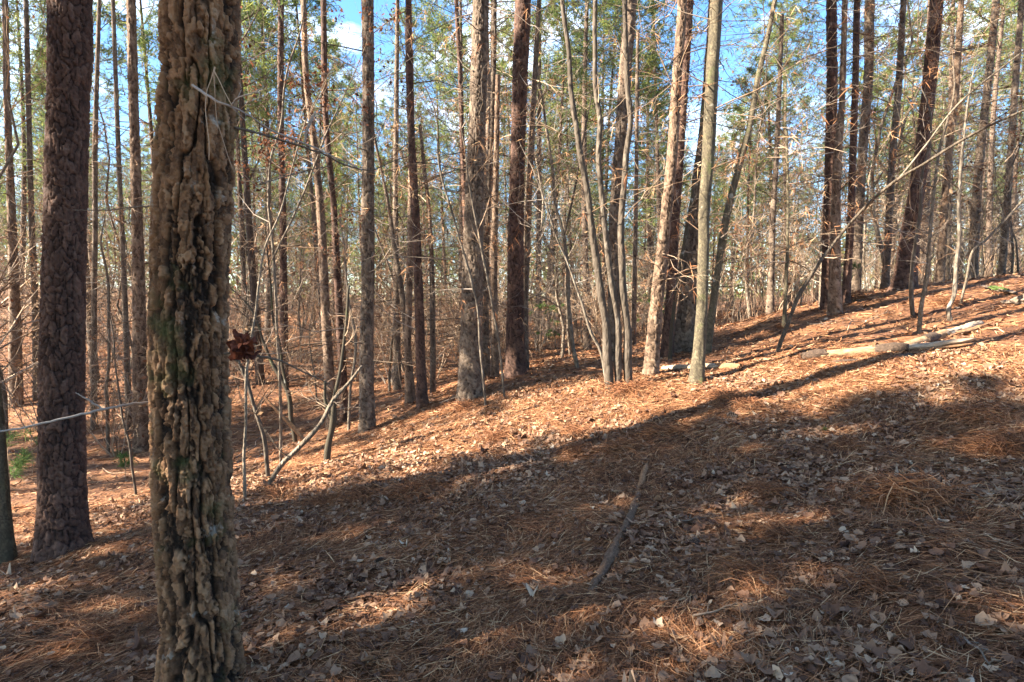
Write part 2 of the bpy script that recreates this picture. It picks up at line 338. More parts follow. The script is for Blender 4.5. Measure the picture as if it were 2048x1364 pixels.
def leaves(N, r0, r1, p, name, big=1., seg=9):
    x, y, r = scatter(N, r0, r1, p)
    keep = rs.rand(N) < np.clip(.6 - 2.4 * fbm2(x * 1.1, y * 1.1, 3, 21), .15, 1); x, y, r = x[keep], y[keep], r[keep]; N = len(x)
    h, a, b_ = slope_frame(x, y)
    tt = np.linspace(0, 1, seg)[None, :, None]; ss = np.array([-1, 0, 1.])[None, None, :]
    ln = ((.018 + .06 * rs.beta(1.6, 2., N)) * (1 + .4 * (rs.rand(N) < .03)) * (big + .015 * r))[:, None, None]
    asp = rs.uniform(.25, .5, N)[:, None, None]; lob = (rs.rand(N) < .45)[:, None, None] * rs.uniform(.2, .55, N)[:, None, None]
    prof = np.sin(np.pi * np.clip(tt * .94 + .03, 0, 1)) ** .75 * (1 + lob * np.cos(tt * np.pi * 7)) * asp
    jag = 1 + .12 * rs.normal(size=(N, seg, 3))
    X = (tt - .5) * ln + 0 * ss; Yl = ss * prof * ln * jag
    cr = rs.normal(.2, .7, N)[:, None, None]; bd = rs.normal(.1, .6, N)[:, None, None]; tw = rs.normal(0, .3, N)[:, None, None]
    Z = cr * (Yl / ln) ** 2 * ln * 2 + bd * (tt - .5) ** 2 * ln + tw * X / ln * Yl + .05 * ln * rs.normal(size=(N, seg, 3))
    yaw = rs.rand(N) * 6.283; e1 = rs.normal(0, .25, N); e2 = rs.normal(0, .25, N)
    nr = unit(np.stack([-a + e1, -b_ + e2, np.ones(N)], -1)); t1 = np.stack([np.cos(yaw), np.sin(yaw), 0 * yaw], -1)
    t1 = unit(t1 - nr * (t1 * nr).sum(-1, keepdims=True)); t2 = np.cross(nr, t1)
    base = np.stack([x, y, h + rs.uniform(.008, .035, N)], -1)
    V = base[:, None, None, :] + X[..., None] * t1[:, None, None, :] + Yl[..., None] * t2[:, None, None, :] + Z[..., None] * nr[:, None, None, :]
    k = seg * 3; bse = (np.arange(N) * k)[:, None, None, None]; i = (np.arange(seg - 1) * 3)[None, :, None, None]; j = np.arange(2)[None, None, :, None]
    q = (bse + i + j + np.array([0, 1, 4, 3])[None, None, None, :]).reshape(-1, 4)
    tv = np.clip(rs.beta(1.7, 2.6, N), 0, 1)
    return mkmesh(name, V.reshape(-1, 3), [q], {'t': np.repeat(tv, k)})
tag(link('pine_straw', straw(300000, 1.3, 9, 1.6, 'pine_straw', .0019, .00035), M['straw']), 'rust brown fallen pine needles covering the near slope', 'pine straw', None, 'stuff')
tag(link('pine_straw', straw(130000, 8, 45, 1.0, 'pine_straw_b', .003, .0009), M['straw']), 'rust brown fallen pine needles on the far slopes', 'pine straw', None, 'stuff')
tag(link('leaf_litter', leaves(52000, 1.3, 9, 1.6, 'leaf_litter', 1., 7), M['litter']), 'tan and grey fallen leaves on the near slope', 'leaf litter', None, 'stuff')
tag(link('leaf_litter', leaves(45000, 8, 50, 1.1, 'leaf_litter_b', 1.05, 3), M['litter']), 'pale brown fallen leaves on the far slopes', 'leaf litter', None, 'stuff')

# ------------------------------------------------------------------ trees: modelled trunks
def resample(P, n):
    """P (k,c) control rows -> smooth Catmull-Rom through them, n rows even in arc length"""
    P = np.asarray(P, float); k = len(P); E = np.vstack([2 * P[0] - P[1], P, 2 * P[-1] - P[-2]])
    out = []
    for i in range(k - 1):
        a, b, c, d = E[i:i + 4]; t_ = np.linspace(0, 1, 24, endpoint=False)[:, None]
        out.append(.5 * ((2 * b) + (c - a) * t_ + (2 * a - 5 * b + 4 * c - d) * t_ ** 2 + (3 * b - a - 3 * c + d) * t_ ** 3))
    out = np.vstack(out + [P[-1:]]); s = np.r_[0, np.cumsum(np.linalg.norm(np.diff(out[:, :3], axis=0), axis=1))]
    if np.isscalar(n): q = np.linspace(0, s[-1], n)
    else: q = n(s[-1])
    return np.stack([np.interp(q, s, out[:, c]) for c in range(P.shape[1])], 1), q
def bark_tube(name, rows, Y, kind, vis, seed, flare=.35):
    """rows (x,y,z,r) from the base up; plates of bark as real relief"""
    st = .004 if kind == 'oak' else max(.0062, Y * .0021)
    def q(S):
        a = np.arange(0, min(vis, S), st); b = np.arange(min(vis, S), S, .25); return np.r_[a, b, S]
    P, s = resample(rows, q); n = int(max(12, 2 * math.pi * P[0, 3] / st)); n = min(n, 310)
    c = P[:, :3]; r = P[:, 3] * (1 + flare * 1.25 * np.exp(-s / .2)); D = unit(np.gradient(c, axis=0)); A = unit(np.cross(D, [[0, 1., 0]])); B = np.cross(A, D)
    th = np.arange(n) / n; TH, SS = np.meshgrid(th, s); circ = 2 * math.pi * float(np.median(P[:max(2, len(P) // 2), 3])); cs, sn = np.cos(TH * 2 * math.pi), np.sin(TH * 2 * math.pi)
    wq = vn3(cs * 3, sn * 3, SS * 7, seed) - .5; wq2 = vn3(cs * 2.2, sn * 2.2, SS * 3.5, seed + 5) - .5; fine = vn3(cs * circ * 26, sn * circ * 26, SS * 90, seed + 9) - .5
    if kind == 'oak':
        Rm = circ / 6.2832; X1, Y1 = cs * Rm, sn * Rm
        wx = (vn3(X1 * 34, Y1 * 34, SS * 24, seed + 6) - .5) * .5 + (vn3(X1 * 95, Y1 * 95, SS * 70, seed + 7) - .5) * .45; fin2 = vn3(X1 * 190, Y1 * 190, SS * 130, seed + 17) - .5
        na = vn3(X1 * 21, Y1 * 21, SS * 2.9 + wx * .3, seed) + .35 * (vn3(X1 * 45, Y1 * 45, SS * 12, seed + 1) - .5) + wx * .22
        fur = np.abs(na - .5) * 2
        nb2 = vn3(X1 * 25 + 5, Y1 * 25, SS * 3.4 + 9, seed + 8) + wx * .25; fur = np.minimum(fur, np.abs(nb2 - .5) * 2 + .12)
        nu2 = max(8, round(circ / .023)); e2, cr2 = cells(TH * nu2 + wq * 1.2 + wx * 1.6, SS / .050 + wq2 * 2.5 + wx, nu2, seed + 3)
        rid = vn3(X1 * 9, Y1 * 9, SS * 1.5, seed + 2) - .5
        h = .70 * sst(.04, .26, fur) + .14 * sst(0, .12, e2) + .16 * cr2; dsp = .038 * (h - .66) + .026 * rid * (.4 + .6 * h) + .010 * cr2 + .004 * wx + .009 * fin2; cr = cr2
    else:
        cw, ch, amp = .034 + .0026 * Y, .088 + .005 * Y, .021 + .0007 * Y; nu = max(5, round(circ / cw)); wq2 = wq2 + .3 * (vn3(cs * circ * 3, sn * circ * 3, SS * 14, seed + 31) - .5)
        e, cr = cells(TH * nu + wq * 1.0 + .3 * (vn3(cs * circ * 4, sn * circ * 4, SS * 17, seed + 33) - .5), SS / ch + wq2 * 1.7, nu, seed)
        e2, cr2 = cells(TH * nu * 2 + wq * 2, SS / .03 + wq2 * 2, nu * 2, seed + 3)
        lay_ = (SS / ch * 1.0 + wq2 * 1.7) % 1.; h = .52 * sst(.02, .20, e) + .24 * sst(0, .18, e2) + .24 * cr; dsp = amp * (h * 1.3 - .8) * min(1, circ / .7) + .004 * fine + .010 * wq2 + .006 * cr2 + .005 * (vn3(cs * circ * 18, sn * circ * 18, SS * 110, seed + 12) - .5); cr = .55 * cr + .45 * cr2
        if kind == 'smooth': dsp = .1 * dsp * 0 + .012 * wq2 * min(1, circ / .5) + .003 * fine; h = np.clip(.5 + fine, 0, 1)
    if kind != 'smooth': dsp = dsp * np.clip(r[:, None] / .09, .3, 1)
    dsp = dsp - np.percentile(dsp, 80)
    butt = 1 + .22 * np.exp(-s / .16)[:, None] * (np.sin(TH * 2 * math.pi * 5 + seed) * .5 + wq)
    rr = r[:, None] * butt + dsp
    V = c[:, None, :] + rr[..., None] * (cs[..., None] * A[:, None, :] + sn[..., None] * B[:, None, :])
    k = len(s); i = (np.arange(k - 1) * n)[:, None]; j = np.arange(n)[None, :]; j2 = (j + 1) % n
    f = np.stack([i + j, i + j2, i + n + j2, i + n + j], -1).reshape(-1, 4)
    return mkmesh(name, V.reshape(-1, 3), [f, ((k - 1) * n + np.arange(n))[None, :]], {'h': h.ravel(), 'cr': cr.ravel()}, True), P, s

def needles_mesh(name, ends, m, rs_, wd=.010, ln=(.12, .2), back=.22):
    """tufts of pine needles at the twig ends"""
    P = np.array([e[0] for e in ends]); D = np.array([e[1] for e in ends]); N = len(P)
    P = np.repeat(P, m, 0); D = np.repeat(D, m, 0); tt = np.repeat(rs_.rand(N), m)
    u_ = unit(rs_.normal(size=P.shape)); P = P - D * rs_.rand(len(P))[:, None] * back
    D2 = unit(D * .75 + u_ * .9 + np.array([0, 0, .1])); l_ = rs_.uniform(ln[0], ln[1], len(P))
    V, f, k = blades(P, D2, l_, np.full(len(P), wd), rs_, .35)
    return mkmesh(name, V, f, {'t': np.repeat(np.clip(tt + rs_.normal(0, .12, len(P)), 0, 1), k)})
def leaf_mesh(name, P, size, rs_, fold=.4):
    N = len(P); a = unit(rs_.normal(size=(N, 3)) + [0, 0, -.6]); b_ = unit(np.cross(a, rs_.normal(size=(N, 3)))); n_ = np.cross(a, b_)
    s_ = (rs_.uniform(.6, 1.3, N) * size)[:, None]
    pts = [P, P + a * s_ * .5 + b_ * s_ * .3 + n_ * s_ * fold * .3, P + a * s_ * .55 - n_ * s_ * .04, P + a * s_ * .45 - b_ * s_ * .3 + n_ * s_ * fold * .3, P + a * s_ + n_ * s_ * .15]
    V = np.stack(pts, 1).reshape(-1, 3); q = (np.arange(N) * 5)[:, None]
    return mkmesh(name, V, [q + [[0, 1, 2]], q + [[0, 2, 3]], q + [[2, 1, 4]], q + [[3, 2, 4]]], {'t': np.repeat(rs_.rand(N), 5)})

CROWNS = []
for s_ in range(4):       # pine crowns shared by the near pines whose tops are above the frame
    rng = random.Random(50 + s_); tb = TB(4); ends = []
    for i in range(34):
        z = .3 + 6.0 * (i / 34) ** .95; a = rng.uniform(0, 6.283); ln = (2.5 - .30 * z) * rng.uniform(.7, 1.2)
        twig(tb, (0, 0, z), (math.cos(a) * .9, math.sin(a) * .9, .35), ln, .028, 2, rng, .16, .03, 4, ends, 5, .9)
    CROWNS.append((tb.mesh('crown_limbs'), needles_mesh('crown', ends, 11, np.random.RandomState(s_), .013)))

def dead_branches(P, s, rng, n, z0, z1, ln=(.4, 1.5), r=.008, kids=3, down=0.):
    tb = TB(3); e_ = []
    for i in range(n):
        q = rng.uniform(z0, z1); k = int(np.searchsorted(s, q)); k = min(k, len(P) - 1); a = rng.uniform(0, 6.283)
        twig(tb, tuple(P[k, :3]), (math.cos(a), math.sin(a), rng.uniform(-.25, .45) - down), rng.uniform(*ln), r * rng.uniform(.6, 1.4), 2, rng, .22, -.01, kids, e_, 5)
    return tb.mesh('dead_branches'), e_

LAND = []; COLL = []
def hand_tree(name, label, path, mat, Y=None, kind='pine', height=15., nb=10, group=None, seed=0, cat='tree', crown=True, land=None, bz=(1.2, 7.), bl=(.5, 1.9), depth_lean=0.):
    """path: (px, py, width px) from the top of the frame down to the base"""
    path = path[::-1]; bx, by, _ = path[0]
    if Y is None:
        g = ground_hit(bx, by); Y = g[1] if g else 12.
    rows = [];
    for i, (x, y, wd) in enumerate(path):
        p = at(x, y, Y); rows.append([p[0], p[1], p[2], wd / F * Y * .5 / math.sqrt(1 + (p[0] / Y) ** 2)])
    gz_ = Hf(rows[0][0], rows[0][1]); base = np.array([rows[0][0], rows[0][1], gz_])
    if rows[0][2] > gz_ - .05:
        dd = np.array(rows[0]) - np.array(rows[1]); dd = dd / max(1e-3, abs(dd[2])); k = rows[0][2] - gz_ + .12
        rows.insert(0, list(np.array(rows[0][:3]) + dd[:3] * k) + [rows[0][3]])
    else: rows[0][2] = gz_ - .1
    vis = rows[-1][2] - rows[0][2] + .4
    top = rows[-1][2]
    if crown and top < height:     # on above the frame, thinning
        d = np.array(rows[-1][:3]) - np.array(rows[-2][:3]); d = d / d[2]; d[:2] *= .6; r0 = rows[-1][3]; n_ = 3
        for i in range(1, n_ + 1): f_ = i / n_; rows.append(list(np.array(rows[-1][:3]) + d * (height - top) / n_) + [r0 * (1 - .85 * f_)])
    rows = np.array(rows); rows[:, :3] -= base
    COLL.append((base[0], base[1], rows[0][3] * 1.3))
    root = thing(name, label, cat, base, group)
    me, P, s = bark_tube('trunk', rows, Y, kind, vis, seed * 7 + 11); link('trunk', me, M[mat], root)
    rng = random.Random(seed)
    if nb:
        dm, e_ = dead_branches(P, s, rng, nb, bz[0], min(bz[1], s[-1]), bl, .004 + .0006 * Y); db = link('dead_branches', dm, M['twig'] if seed % 3 else M['twig_warm'], root)
        e_ = [e for e in e_ if e[2] == 0 and rng.random() < (.5 if seed % 2 else .15)]
        if e_ and Y > 6: link('dead_needles', needles_mesh('dead_needles', [(e[0], (e[1][0] * .4, e[1][1] * .4, -.7), 0) for e in e_], 7, np.random.RandomState(seed), .003 + .0004 * Y, (.1, .17), .2), M['straw'], db)
    if crown:
        ci = CROWNS[seed % 4]; e = P[-1, :3]; zz = e[2] - 6.2
        k = int(np.argmin(abs(P[:, 2] - zz))); loc = P[k, :3]
        cr = link('crown', ci[1], M['needles'], root, loc); cr.rotation_euler.z = seed * 1.7; link('crown_limbs', ci[0], M['twig'], cr)
    if land: LAND.append((path[len(path) // 2][0], land))
    return root, P, s, base

# the mossy oak and the dark pine in front
OAK, oP, oS, oB = hand_tree('oak_tree', 'broad tan and moss patched trunk with deep cork-like bark, nearest tree in view',
  [(402,0,150),(399,200,152),(388,400,158),(379,650,160),(380,800,162),(386,1000,166),(400,1200,163),(404,1390,170)], 'oak_bark', 2.6, 'oak', 11, 0, seed=4, land='mossy oak')
hand_tree('pine_tree', 'stout dark purple-brown pine left of the mossy oak', [(141,0,88),(136,200,86),(132,400,89),(127,600,93),(124,800,98),(125,1000,104),(129,1108,112)], 'pine_bark_dark', 5.0, 'pine', 17, 0, seed=2, land='dark left pine')
hand_tree('young_tree', 'smooth grey-green trunk cut by the left edge of the photo, lower left', [(-170,-500,10),(-120,0,18),(-70,300,22),(-40,600,26),(-10,800,32),(4,1000,36),(14,1142,44)], 'mossy_bark', 4.9, 'smooth', 8, 0, seed=6, crown=False)
T = [
 ('pine_tree','reddish pine trunk at the far left edge of the photo',[(10,0,13),(14,200,15),(22,400,18),(29,600,24),(32,815,34)],'pine_bark_red',None,'far left pine'),
 ('pine_tree','slim pine between the far left edge and the dark left pine',[(52,0,11),(57,200,12),(62,400,13),(70,600,15),(74,800,18)],'pine_bark',None,None),
 ('pine_tree','slim pine just right of the dark left pine',[(199,0,9),(194,150,10),(190,300,12),(190,450,12),(188,650,13),(188,860,16)],'pine_bark',None,None),
 ('pine_tree','thin pine left of the paired trunks behind the mossy oak',[(226,0,9),(233,200,10),(241,400,11),(250,600,12),(257,830,15)],'pine_bark',12.5,None),
 ('pine_tree','thicker red pine half hidden behind the mossy oak, left side',[(262,0,20),(267,200,21),(273,400,23),(279,650,29),(282,903,36)],'pine_bark_red',None,'red pine'),
 ('pine_tree','dark blue-grey pine first right of the mossy oak',[(562,0,12),(561,200,13),(565,400,14),(567,550,16),(568,700,18)],'pine_bark_dark',16,'blue-grey pine'),
 ('pine_tree','slender pine with a sunlit left edge leaning at its foot',[(607,0,12),(612,150,13),(625,260,14),(635,350,15),(643,450,17),(650,600,19),(657,720,21),(664,850,22)],'pine_bark_red',10.5,'sunlit slender pine'),
 ('pine_tree','thin dark pine between the sunlit slender pine and the middle dark one',[(647,0,12),(650,200,12),(657,310,12),(668,420,13),(675,560,15),(683,700,17),(690,850,18)],'pine_bark_dark',10.8,None),
 ('pine_tree','straight brown pine with twin-toned bark, its foot at the shade line',[(735,0,24),(737,200,24),(736,400,26),(736,550,27),(733,700,29),(735,866,33)],'pine_bark',None,'shade line pine'),
 ('pine_tree','faint thin pine right behind the shade line pine',[(795,0,8),(793,200,10),(791,400,11),(793,600,13),(795,772,16)],'pine_bark',14,None),
 ('pine_tree','sunlit pine close behind the left of the slim black pine',[(822,100,10),(823,300,12),(820,500,13),(816,680,14),(818,800,16)],'pine_bark_red',10.3,None),
 ('pine_tree','slim black pine curving gently left toward its top',[(817,0,13),(819,150,15),(824,300,16),(832,450,17),(838,600,19),(842,740,20),(846,813,23)],'pine_bark_dark',None,'slim black pine'),
 ('young_tree','thin pale pole-like tree leaning left beside the slim black pine',[(740,230,5),(756,310,6),(775,400,8),(790,500,10),(808,620,12),(824,795,15)],'pine_bark',10.6,None),
 ('pine_tree','slim straight trunk between the slim black pine and the stout lit pine',[(840,250,7),(848,330,8),(860,450,9),(865,600,11),(866,790,12)],'pine_bark',11.2,None),
 ('pine_tree','slim trunk touching the left side of the stout lit pine',[(912,0,8),(920,150,9),(925,300,10),(931,450,11),(930,600,12),(928,745,13)],'pine_bark_dark',13,None),
 ('pine_tree','stout pine in the middle with its left side lit from the top down',[(962,0,32),(956,200,33),(950,350,36),(946,500,41),(943,650,44),(940,802,52)],'pine_bark',None,'stout lit pine'),
 ('pine_tree','pine close behind the right of the stout lit pine',[(988,0,12),(985,200,12),(978,350,13),(971,500,16),(969,650,18),(972,770,20)],'pine_bark',11.5,None),
 ('pine_tree','red-footed slim pine midway between the stout lit and the black pine',[(996,150,10),(992,350,12),(988,550,14),(990,765,16)],'pine_bark_red',11.,None),
 ('pine_tree','tall black-brown pine right of centre, straight and unlit',[(1046,0,31),(1040,150,30),(1036,300,29),(1032,450,32),(1031,600,35),(1031,753,42)],'pine_bark_dark',None,'tall black pine'),
 ('pine_tree','brown pine pressed behind the right side of the tall black pine',[(1078,0,9),(1070,150,11),(1062,300,13),(1055,450,13),(1050,600,14),(1049,742,18)],'pine_bark',11.5,None),
 ('pine_tree','pale lit pine behind the grey multi-stemmed clump',[(1262,0,24),(1252,120,25),(1245,220,24),(1236,350,24),(1229,450,24),(1228,600,25),(1228,722,27)],'pine_bark',10.2,None),
 ('pine_tree','thin pine right behind the grey clump',[(1276,60,7),(1274,200,8),(1272,400,9),(1268,600,11),(1266,716,12)],'pine_bark',14,None),
 ('pine_tree','sunlit flaky pine with a pale foot, right of the clump',[(1365,0,19),(1354,150,20),(1345,300,22),(1335,400,22),(1325,500,24),(1312,620,27),(1301,752,31)],'pine_bark_red',None,'pale-footed pine'),
 ('pine_tree','dark pine tucked behind the pale-footed pine',[(1380,0,15),(1366,200,18),(1356,350,19),(1349,450,20),(1341,600,21),(1334,700,26)],'pine_bark_dark',10.2,None),
 ('pine_tree','thick pine behind the mossy green trunk, widening to a dark foot',[(1425,0,16),(1411,250,24),(1397,400,31),(1386,500,37),(1378,600,43),(1369,706,54)],'pine_bark',10.6,'thick right pine'),
 ('young_tree','mossy green-brown smooth trunk in front of the thick right pine',[(1433,0,25),(1424,150,26),(1417,300,25),(1409,420,23),(1406,550,23),(1402,650,24),(1393,767,29)],'mossy_bark',None,'mossy smooth trunk'),
 ('young_tree','curving dark trunk bending up to the right of the mossy smooth trunk',[(1550,0,9),(1532,90,10),(1515,160,12),(1500,250,13),(1476,340,14),(1450,450,15),(1432,570,15),(1416,682,18)],'mossy_bark',9.6,'curving trunk'),
 ('pine_tree','slim pine between the curving trunk and the paired pines',[(1564,30,9),(1558,200,10),(1552,330,11),(1545,450,13),(1540,640,16)],'pine_bark',13.5,None),
 ('young_tree','thin dark stem rising straight behind the leaning sapling',[(1573,260,5),(1576,400,6),(1574,520,7),(1568,652,9)],'mossy_bark',10.3,None),
 ('pine_tree','left and darker of the paired pines on the crest',[(1663,0,22),(1664,150,22),(1662,300,25),(1658,450,26),(1655,618,29)],'pine_bark_dark',10.9,None),
 ('pine_tree','right and browner of the paired pines on the crest',[(1690,0,12),(1684,200,14),(1675,320,18),(1671,450,21),(1669,629,28)],'pine_bark_red',None,'paired crest pines'),
 ('pine_tree','dark slim pine next to the right of the paired crest pines',[(1714,0,14),(1711,150,14),(1706,300,15),(1701,450,16),(1691,604,19)],'pine_bark_dark',11.2,None),
 ('pine_tree','medium brown pine second right of the paired crest pines',[(1739,0,20),(1737,150,20),(1729,250,20),(1722,350,20),(1717,450,20),(1710,590,22)],'pine_bark',12.6,'brown crest pine'),
 ('pine_tree','slim pine between the brown crest pine and the big crest pine',[(1807,0,13),(1796,190,15),(1784,320,15),(1776,480,16),(1769,585,17)],'pine_bark',12.8,None),
 ('pine_tree','big leaning crest pine with a wide black foot',[(1873,0,28),(1863,120,30),(1853,220,29),(1838,350,32),(1823,450,39),(1808,574,50)],'pine_bark_dark',None,'big crest pine'),
 ('pine_tree','whitish sunlit pine right of the big crest pine',[(1923,0,13),(1911,180,16),(1898,300,16),(1889,420,17),(1880,565,19)],'pine_bark_red',14.5,'whitish pine'),
 ('pine_tree','sunlit pine leaning right near the right edge, dark at its foot',[(1992,0,16),(1983,100,17),(1970,220,18),(1959,320,19),(1951,430,21),(1944,556,24)],'pine_bark',15,'right edge pine'),
 ('pine_tree','pine furthest right, running up along the right edge',[(2044,0,14),(2032,150,15),(2022,300,16),(2011,450,16),(2002,552,17)],'pine_bark',14,None),
]
for i, (nm, lb, pa, mt, Y_, ld) in enumerate(T):
    hand_tree(nm, lb, pa, mt, Y_, 'smooth' if mt == 'mossy_bark' else 'pine', (21 if (Y_ or 0) >= 14 or (pa[-1][0] < 300) else 14 + (i * 37 % 50) / 10), 24, 'pines of the middle distance' if nm == 'pine_tree' else None, seed=i + 20, land=ld, crown=pa[0][2] > 11)

# ------------------------------------------------------------------ multi-stemmed clump, saplings and poles
def stem_tube(paths, n=10, Y=None, sides=8):
    pass
def sapling(name, label, stems, Y=None, mat='bark_smooth', twigs=(6, .5), leafm=None, nleaf=0, cat='sapling', group=None, seed=0, ends_grow=True, part='stem', sub=2, land=None, topgrow=1.5, lsize=.07):
    """stems: list of pixel paths, each from the base up; every stem its own part"""
    bx, by = stems[0][0][:2]
    if Y is None: g = ground_hit(bx, by); Y = g[1] if g else 10.
    p0 = at(bx, by, Y); base = np.array([p0[0], p0[1], Hf(p0[0], p0[1])]); root = thing(name, label, cat, base, group)
    rng = random.Random(seed + 900); tb = TB(3); allp = []
    for st in stems:
        rows = [];
        for k, q in enumerate(st):
            yy = Y + (q[3] if len(q) > 3 else 0); p = at(q[0], q[1], yy); rows.append([*p, q[2] / F * Y * .5])
        rows = np.array(rows); rows[:, :3] -= base
        if rows[0][2] > -.05 and st is stems[0] or abs(rows[0][2]) < .25: rows[0][2] = -.06
        if ends_grow:
            d = rows[-1, :3] - rows[-2, :3]; d = d / (np.linalg.norm(d) + 1e-6)
            rows = np.vstack([rows, [*(rows[-1, :3] + d * topgrow * .5 + rv(rng) * .05), rows[-1, 3] * .6], [*(rows[-1, :3] + d * topgrow + rv(rng) * .1), rows[-1, 3] * .15]])
        S_ = np.linalg.norm(rows[-1, :3] - rows[0, :3]); P, s = resample(rows, max(10, int(S_ / .06)))
        P[:, 3] *= 1 + .22 * (vn2(s * 5 + seed, s * 0) - .5); q3 = np.stack([vn2(s * 2.2, s * 0 + 3 * j, seed) - .5 for j in range(3)], 1); P[:, :3] += q3 * np.minimum(.03, s[:, None] * .06)
        t2 = TB(8); t2.add(P[:, :3], P[:, 3]); link(part, t2.mesh(part), M[mat], root); allp.append((P, s))
        for i in range(twigs[0]):
            k = int(rng.uniform(.25, 1) * (len(P) - 1)); a = rng.uniform(0, 6.283); lg = twigs[1] * rng.uniform(.5, 1.5)
            twig(tb, tuple(P[k, :3]), (math.cos(a), math.sin(a) * .7, rng.uniform(0, .9)), lg, min(P[k, 3] * .5, .006 + .0004 * Y), sub, rng, .2, .02, 3, allp and ENDS, 5)
    if tb.g: link('twigs', tb.mesh('twigs'), M['twig_warm'] if seed % 2 else M['twig'], root)
    if leafm and ENDS:
        rs_ = np.random.RandomState(seed); E = np.array([e[0] for e in ENDS]); P_ = E[rs_.randint(0, len(E), nleaf)] + rs_.normal(0, .05, (nleaf, 3))
        link('leaves', leaf_mesh('leaves', P_, lsize, rs_), M[leafm], root)
    ENDS.clear()
    if land: LAND.append((stems[0][len(stems[0]) // 2][0], land))
    return root
ENDS = []
sapling('multi_stemmed_tree', 'clump of three grey-brown curving stems rising from one base right of centre', [
 [(1222,778,20.2),(1215,700,16.8),(1205,600,15.1),(1190,500,14.3),(1178,400,12.6),(1165,320,11.8),(1148,240,10.9),(1145,190,10.1),(1137,100,9.2),(1124,-20,8.4)],
 [(1238,776,16.8),(1237,700,14.3),(1231,610,13.4),(1218,530,13.4),(1210,450,11.8),(1201,350,10.9),(1197,240,10.1),(1190,100,9.2),(1193,-20,8.4)],
 [(1258,778,19.3),(1256,690,16.0),(1248,590,15.1),(1243,500,14.3),(1245,420,12.6),(1252,340,11.8),(1258,260,10.9),(1257,170,10.9),(1252,90,10.1),(1252,-20,9.2)]], 7.6, 'bark_grey', (7, .7), None, 0, 'tree', None, 3, True, land='grey clump', topgrow=3)
sapling('leaning_sapling', 'long sapling leaning right from beside the split log up across the crest pines', [
 [(1552,709,7.5),(1562,680,8.1),(1575,648,8.1),(1592,600,8.1),(1615,560,8.1),(1640,520,6.9),(1675,475,5.6),(1730,415,5.6,-.2),(1800,355,5.6,-.5),(1850,325,5.0,-.7),(1915,285,5.0,-.9),(1985,250,4.4,-1.1),(2070,215,3.8,-1.3)],
 [(1800,355,3.8,-.5),(1850,290,3.1,-.6),(1900,225,3.1,-.7),(1950,175,3.1,-.8),(2060,90,2.5,-1)]], 8.3, 'bark_smooth', (9, .6), None, 0, 'sapling', None, 5, True)
sapling('dead_pole', 'grey dead pole leaning from the shade line up against the straight brown pine', [[(524,974,10.4),(560,935,9.6),(600,895,9.6),(640,850,8.8),(665,805,8.0),(700,765,6.4),(724,733,4.8)]], 6.1, 'bark_smooth', (3, .3), None, 0, 'dead pole', None, 8, False)
sapling('dead_snag', 'short dark snag with a broken fork crossing the leaning grey pole', [[(653,925,14),(657,885,13),(665,842,12),(671,795,10),(680,740,7),(690,660,6),(700,570,5)],[(665,842,8),(650,800,7),(648,760,5)]], None, 'mossy_bark', (7, .4), None, 0, 'snag', None, 9, False)
sapling('sapling', 'upright thin dark sapling by the right side of the mossy oak', [[(489,973,7),(490,850,6),(492,760,6),(500,670,5),(515,600,5),(530,500,4),(562,420,4)]], 5.8, 'bark_smooth', (9, .6), None, 0, 'sapling', 'saplings by the mossy oak', 11, True)
sapling('sapling', 'pale lit sapling arching left toward the mossy oak', [[(537,935,9),(528,880,9),(510,820,8),(492,760,8),(476,722,6),(462,700,5)]], 6.6, 'bark_grey', (8, .5), 'leaf_tan', 12, 'sapling', 'saplings by the mossy oak', 12, True)
sapling('sapling', 'moss-tinged forked sapling second right of the mossy oak', [[(592,886,10),(584,840,10),(576,790,10),(560,750,9),(545,725,8),(528,690,6)],[(576,790,7),(560,700,6),(548,640,5),(540,560,4)]], None, 'mossy_bark', (8, .7), None, 0, 'sapling', 'saplings by the mossy oak', 13, True)
sapling('sapling', 'thin dark sapling with red-brown dead leaves above the red leaf cluster', [[(560,850,7),(556,700,6),(545,520,6),(535,380,5),(560,240,4),(575,140,4)],[(545,520,4),(600,400,4),(640,300,4)]], 7.5, 'bark_smooth', (13, .8), 'leaf_brown', 1300, 'sapling', None, 14, True, lsize=.055)
sapling('sapling', 'dark sapling with a kinked stem between the tall black pine and the grey clump', [[(1156,737,9),(1146,690,9),(1139,620,8),(1137,560,8),(1128,470,7),(1108,400,6),(1104,340,6),(1090,250,5)],[(1128,470,5),(1150,380,4),(1165,290,4)]], None, 'bark_smooth', (8, .6), None, 0, 'sapling', None, 15)
sapling('sapling', 'thin pale sapling leaning into the left foot of the grey clump', [[(1216,772,6),(1202,705,6),(1182,660,6),(1162,600,5),(1140,545,4),(1120,490,4)]], 7.7, 'bark_grey', (6, .4), None, 0, 'sapling', None, 16)
sapling('sapling', 'left of the two kinked saplings behind the split log', [[(1827,634,8),(1822,588,8),(1825,530,7),(1838,440,6),(1845,350,5)]], None, 'bark_grey', (8, .5), 'leaf_tan', 10, 'sapling', 'kinked saplings behind the split log', 17)
sapling('sapling', 'right of the two kinked saplings behind the split log', [[(1837,668,8),(1842,617,8),(1850,566,8),(1858,500,7),(1866,400,6),(1880,300,5)]], None, 'bark_smooth', (8, .5), None, 0, 'sapling', 'kinked saplings behind the split log', 18)
sapling('sapling', 'crooked sapling with a bent foot between the kinked saplings and the right edge', [[(1903,643,9),(1897,618,8),(1910,584,8),(1915,500,7),(1918,400,6),(1926,290,5)]], None, 'bark_grey', (8, .5), None, 0, 'sapling', None, 19)
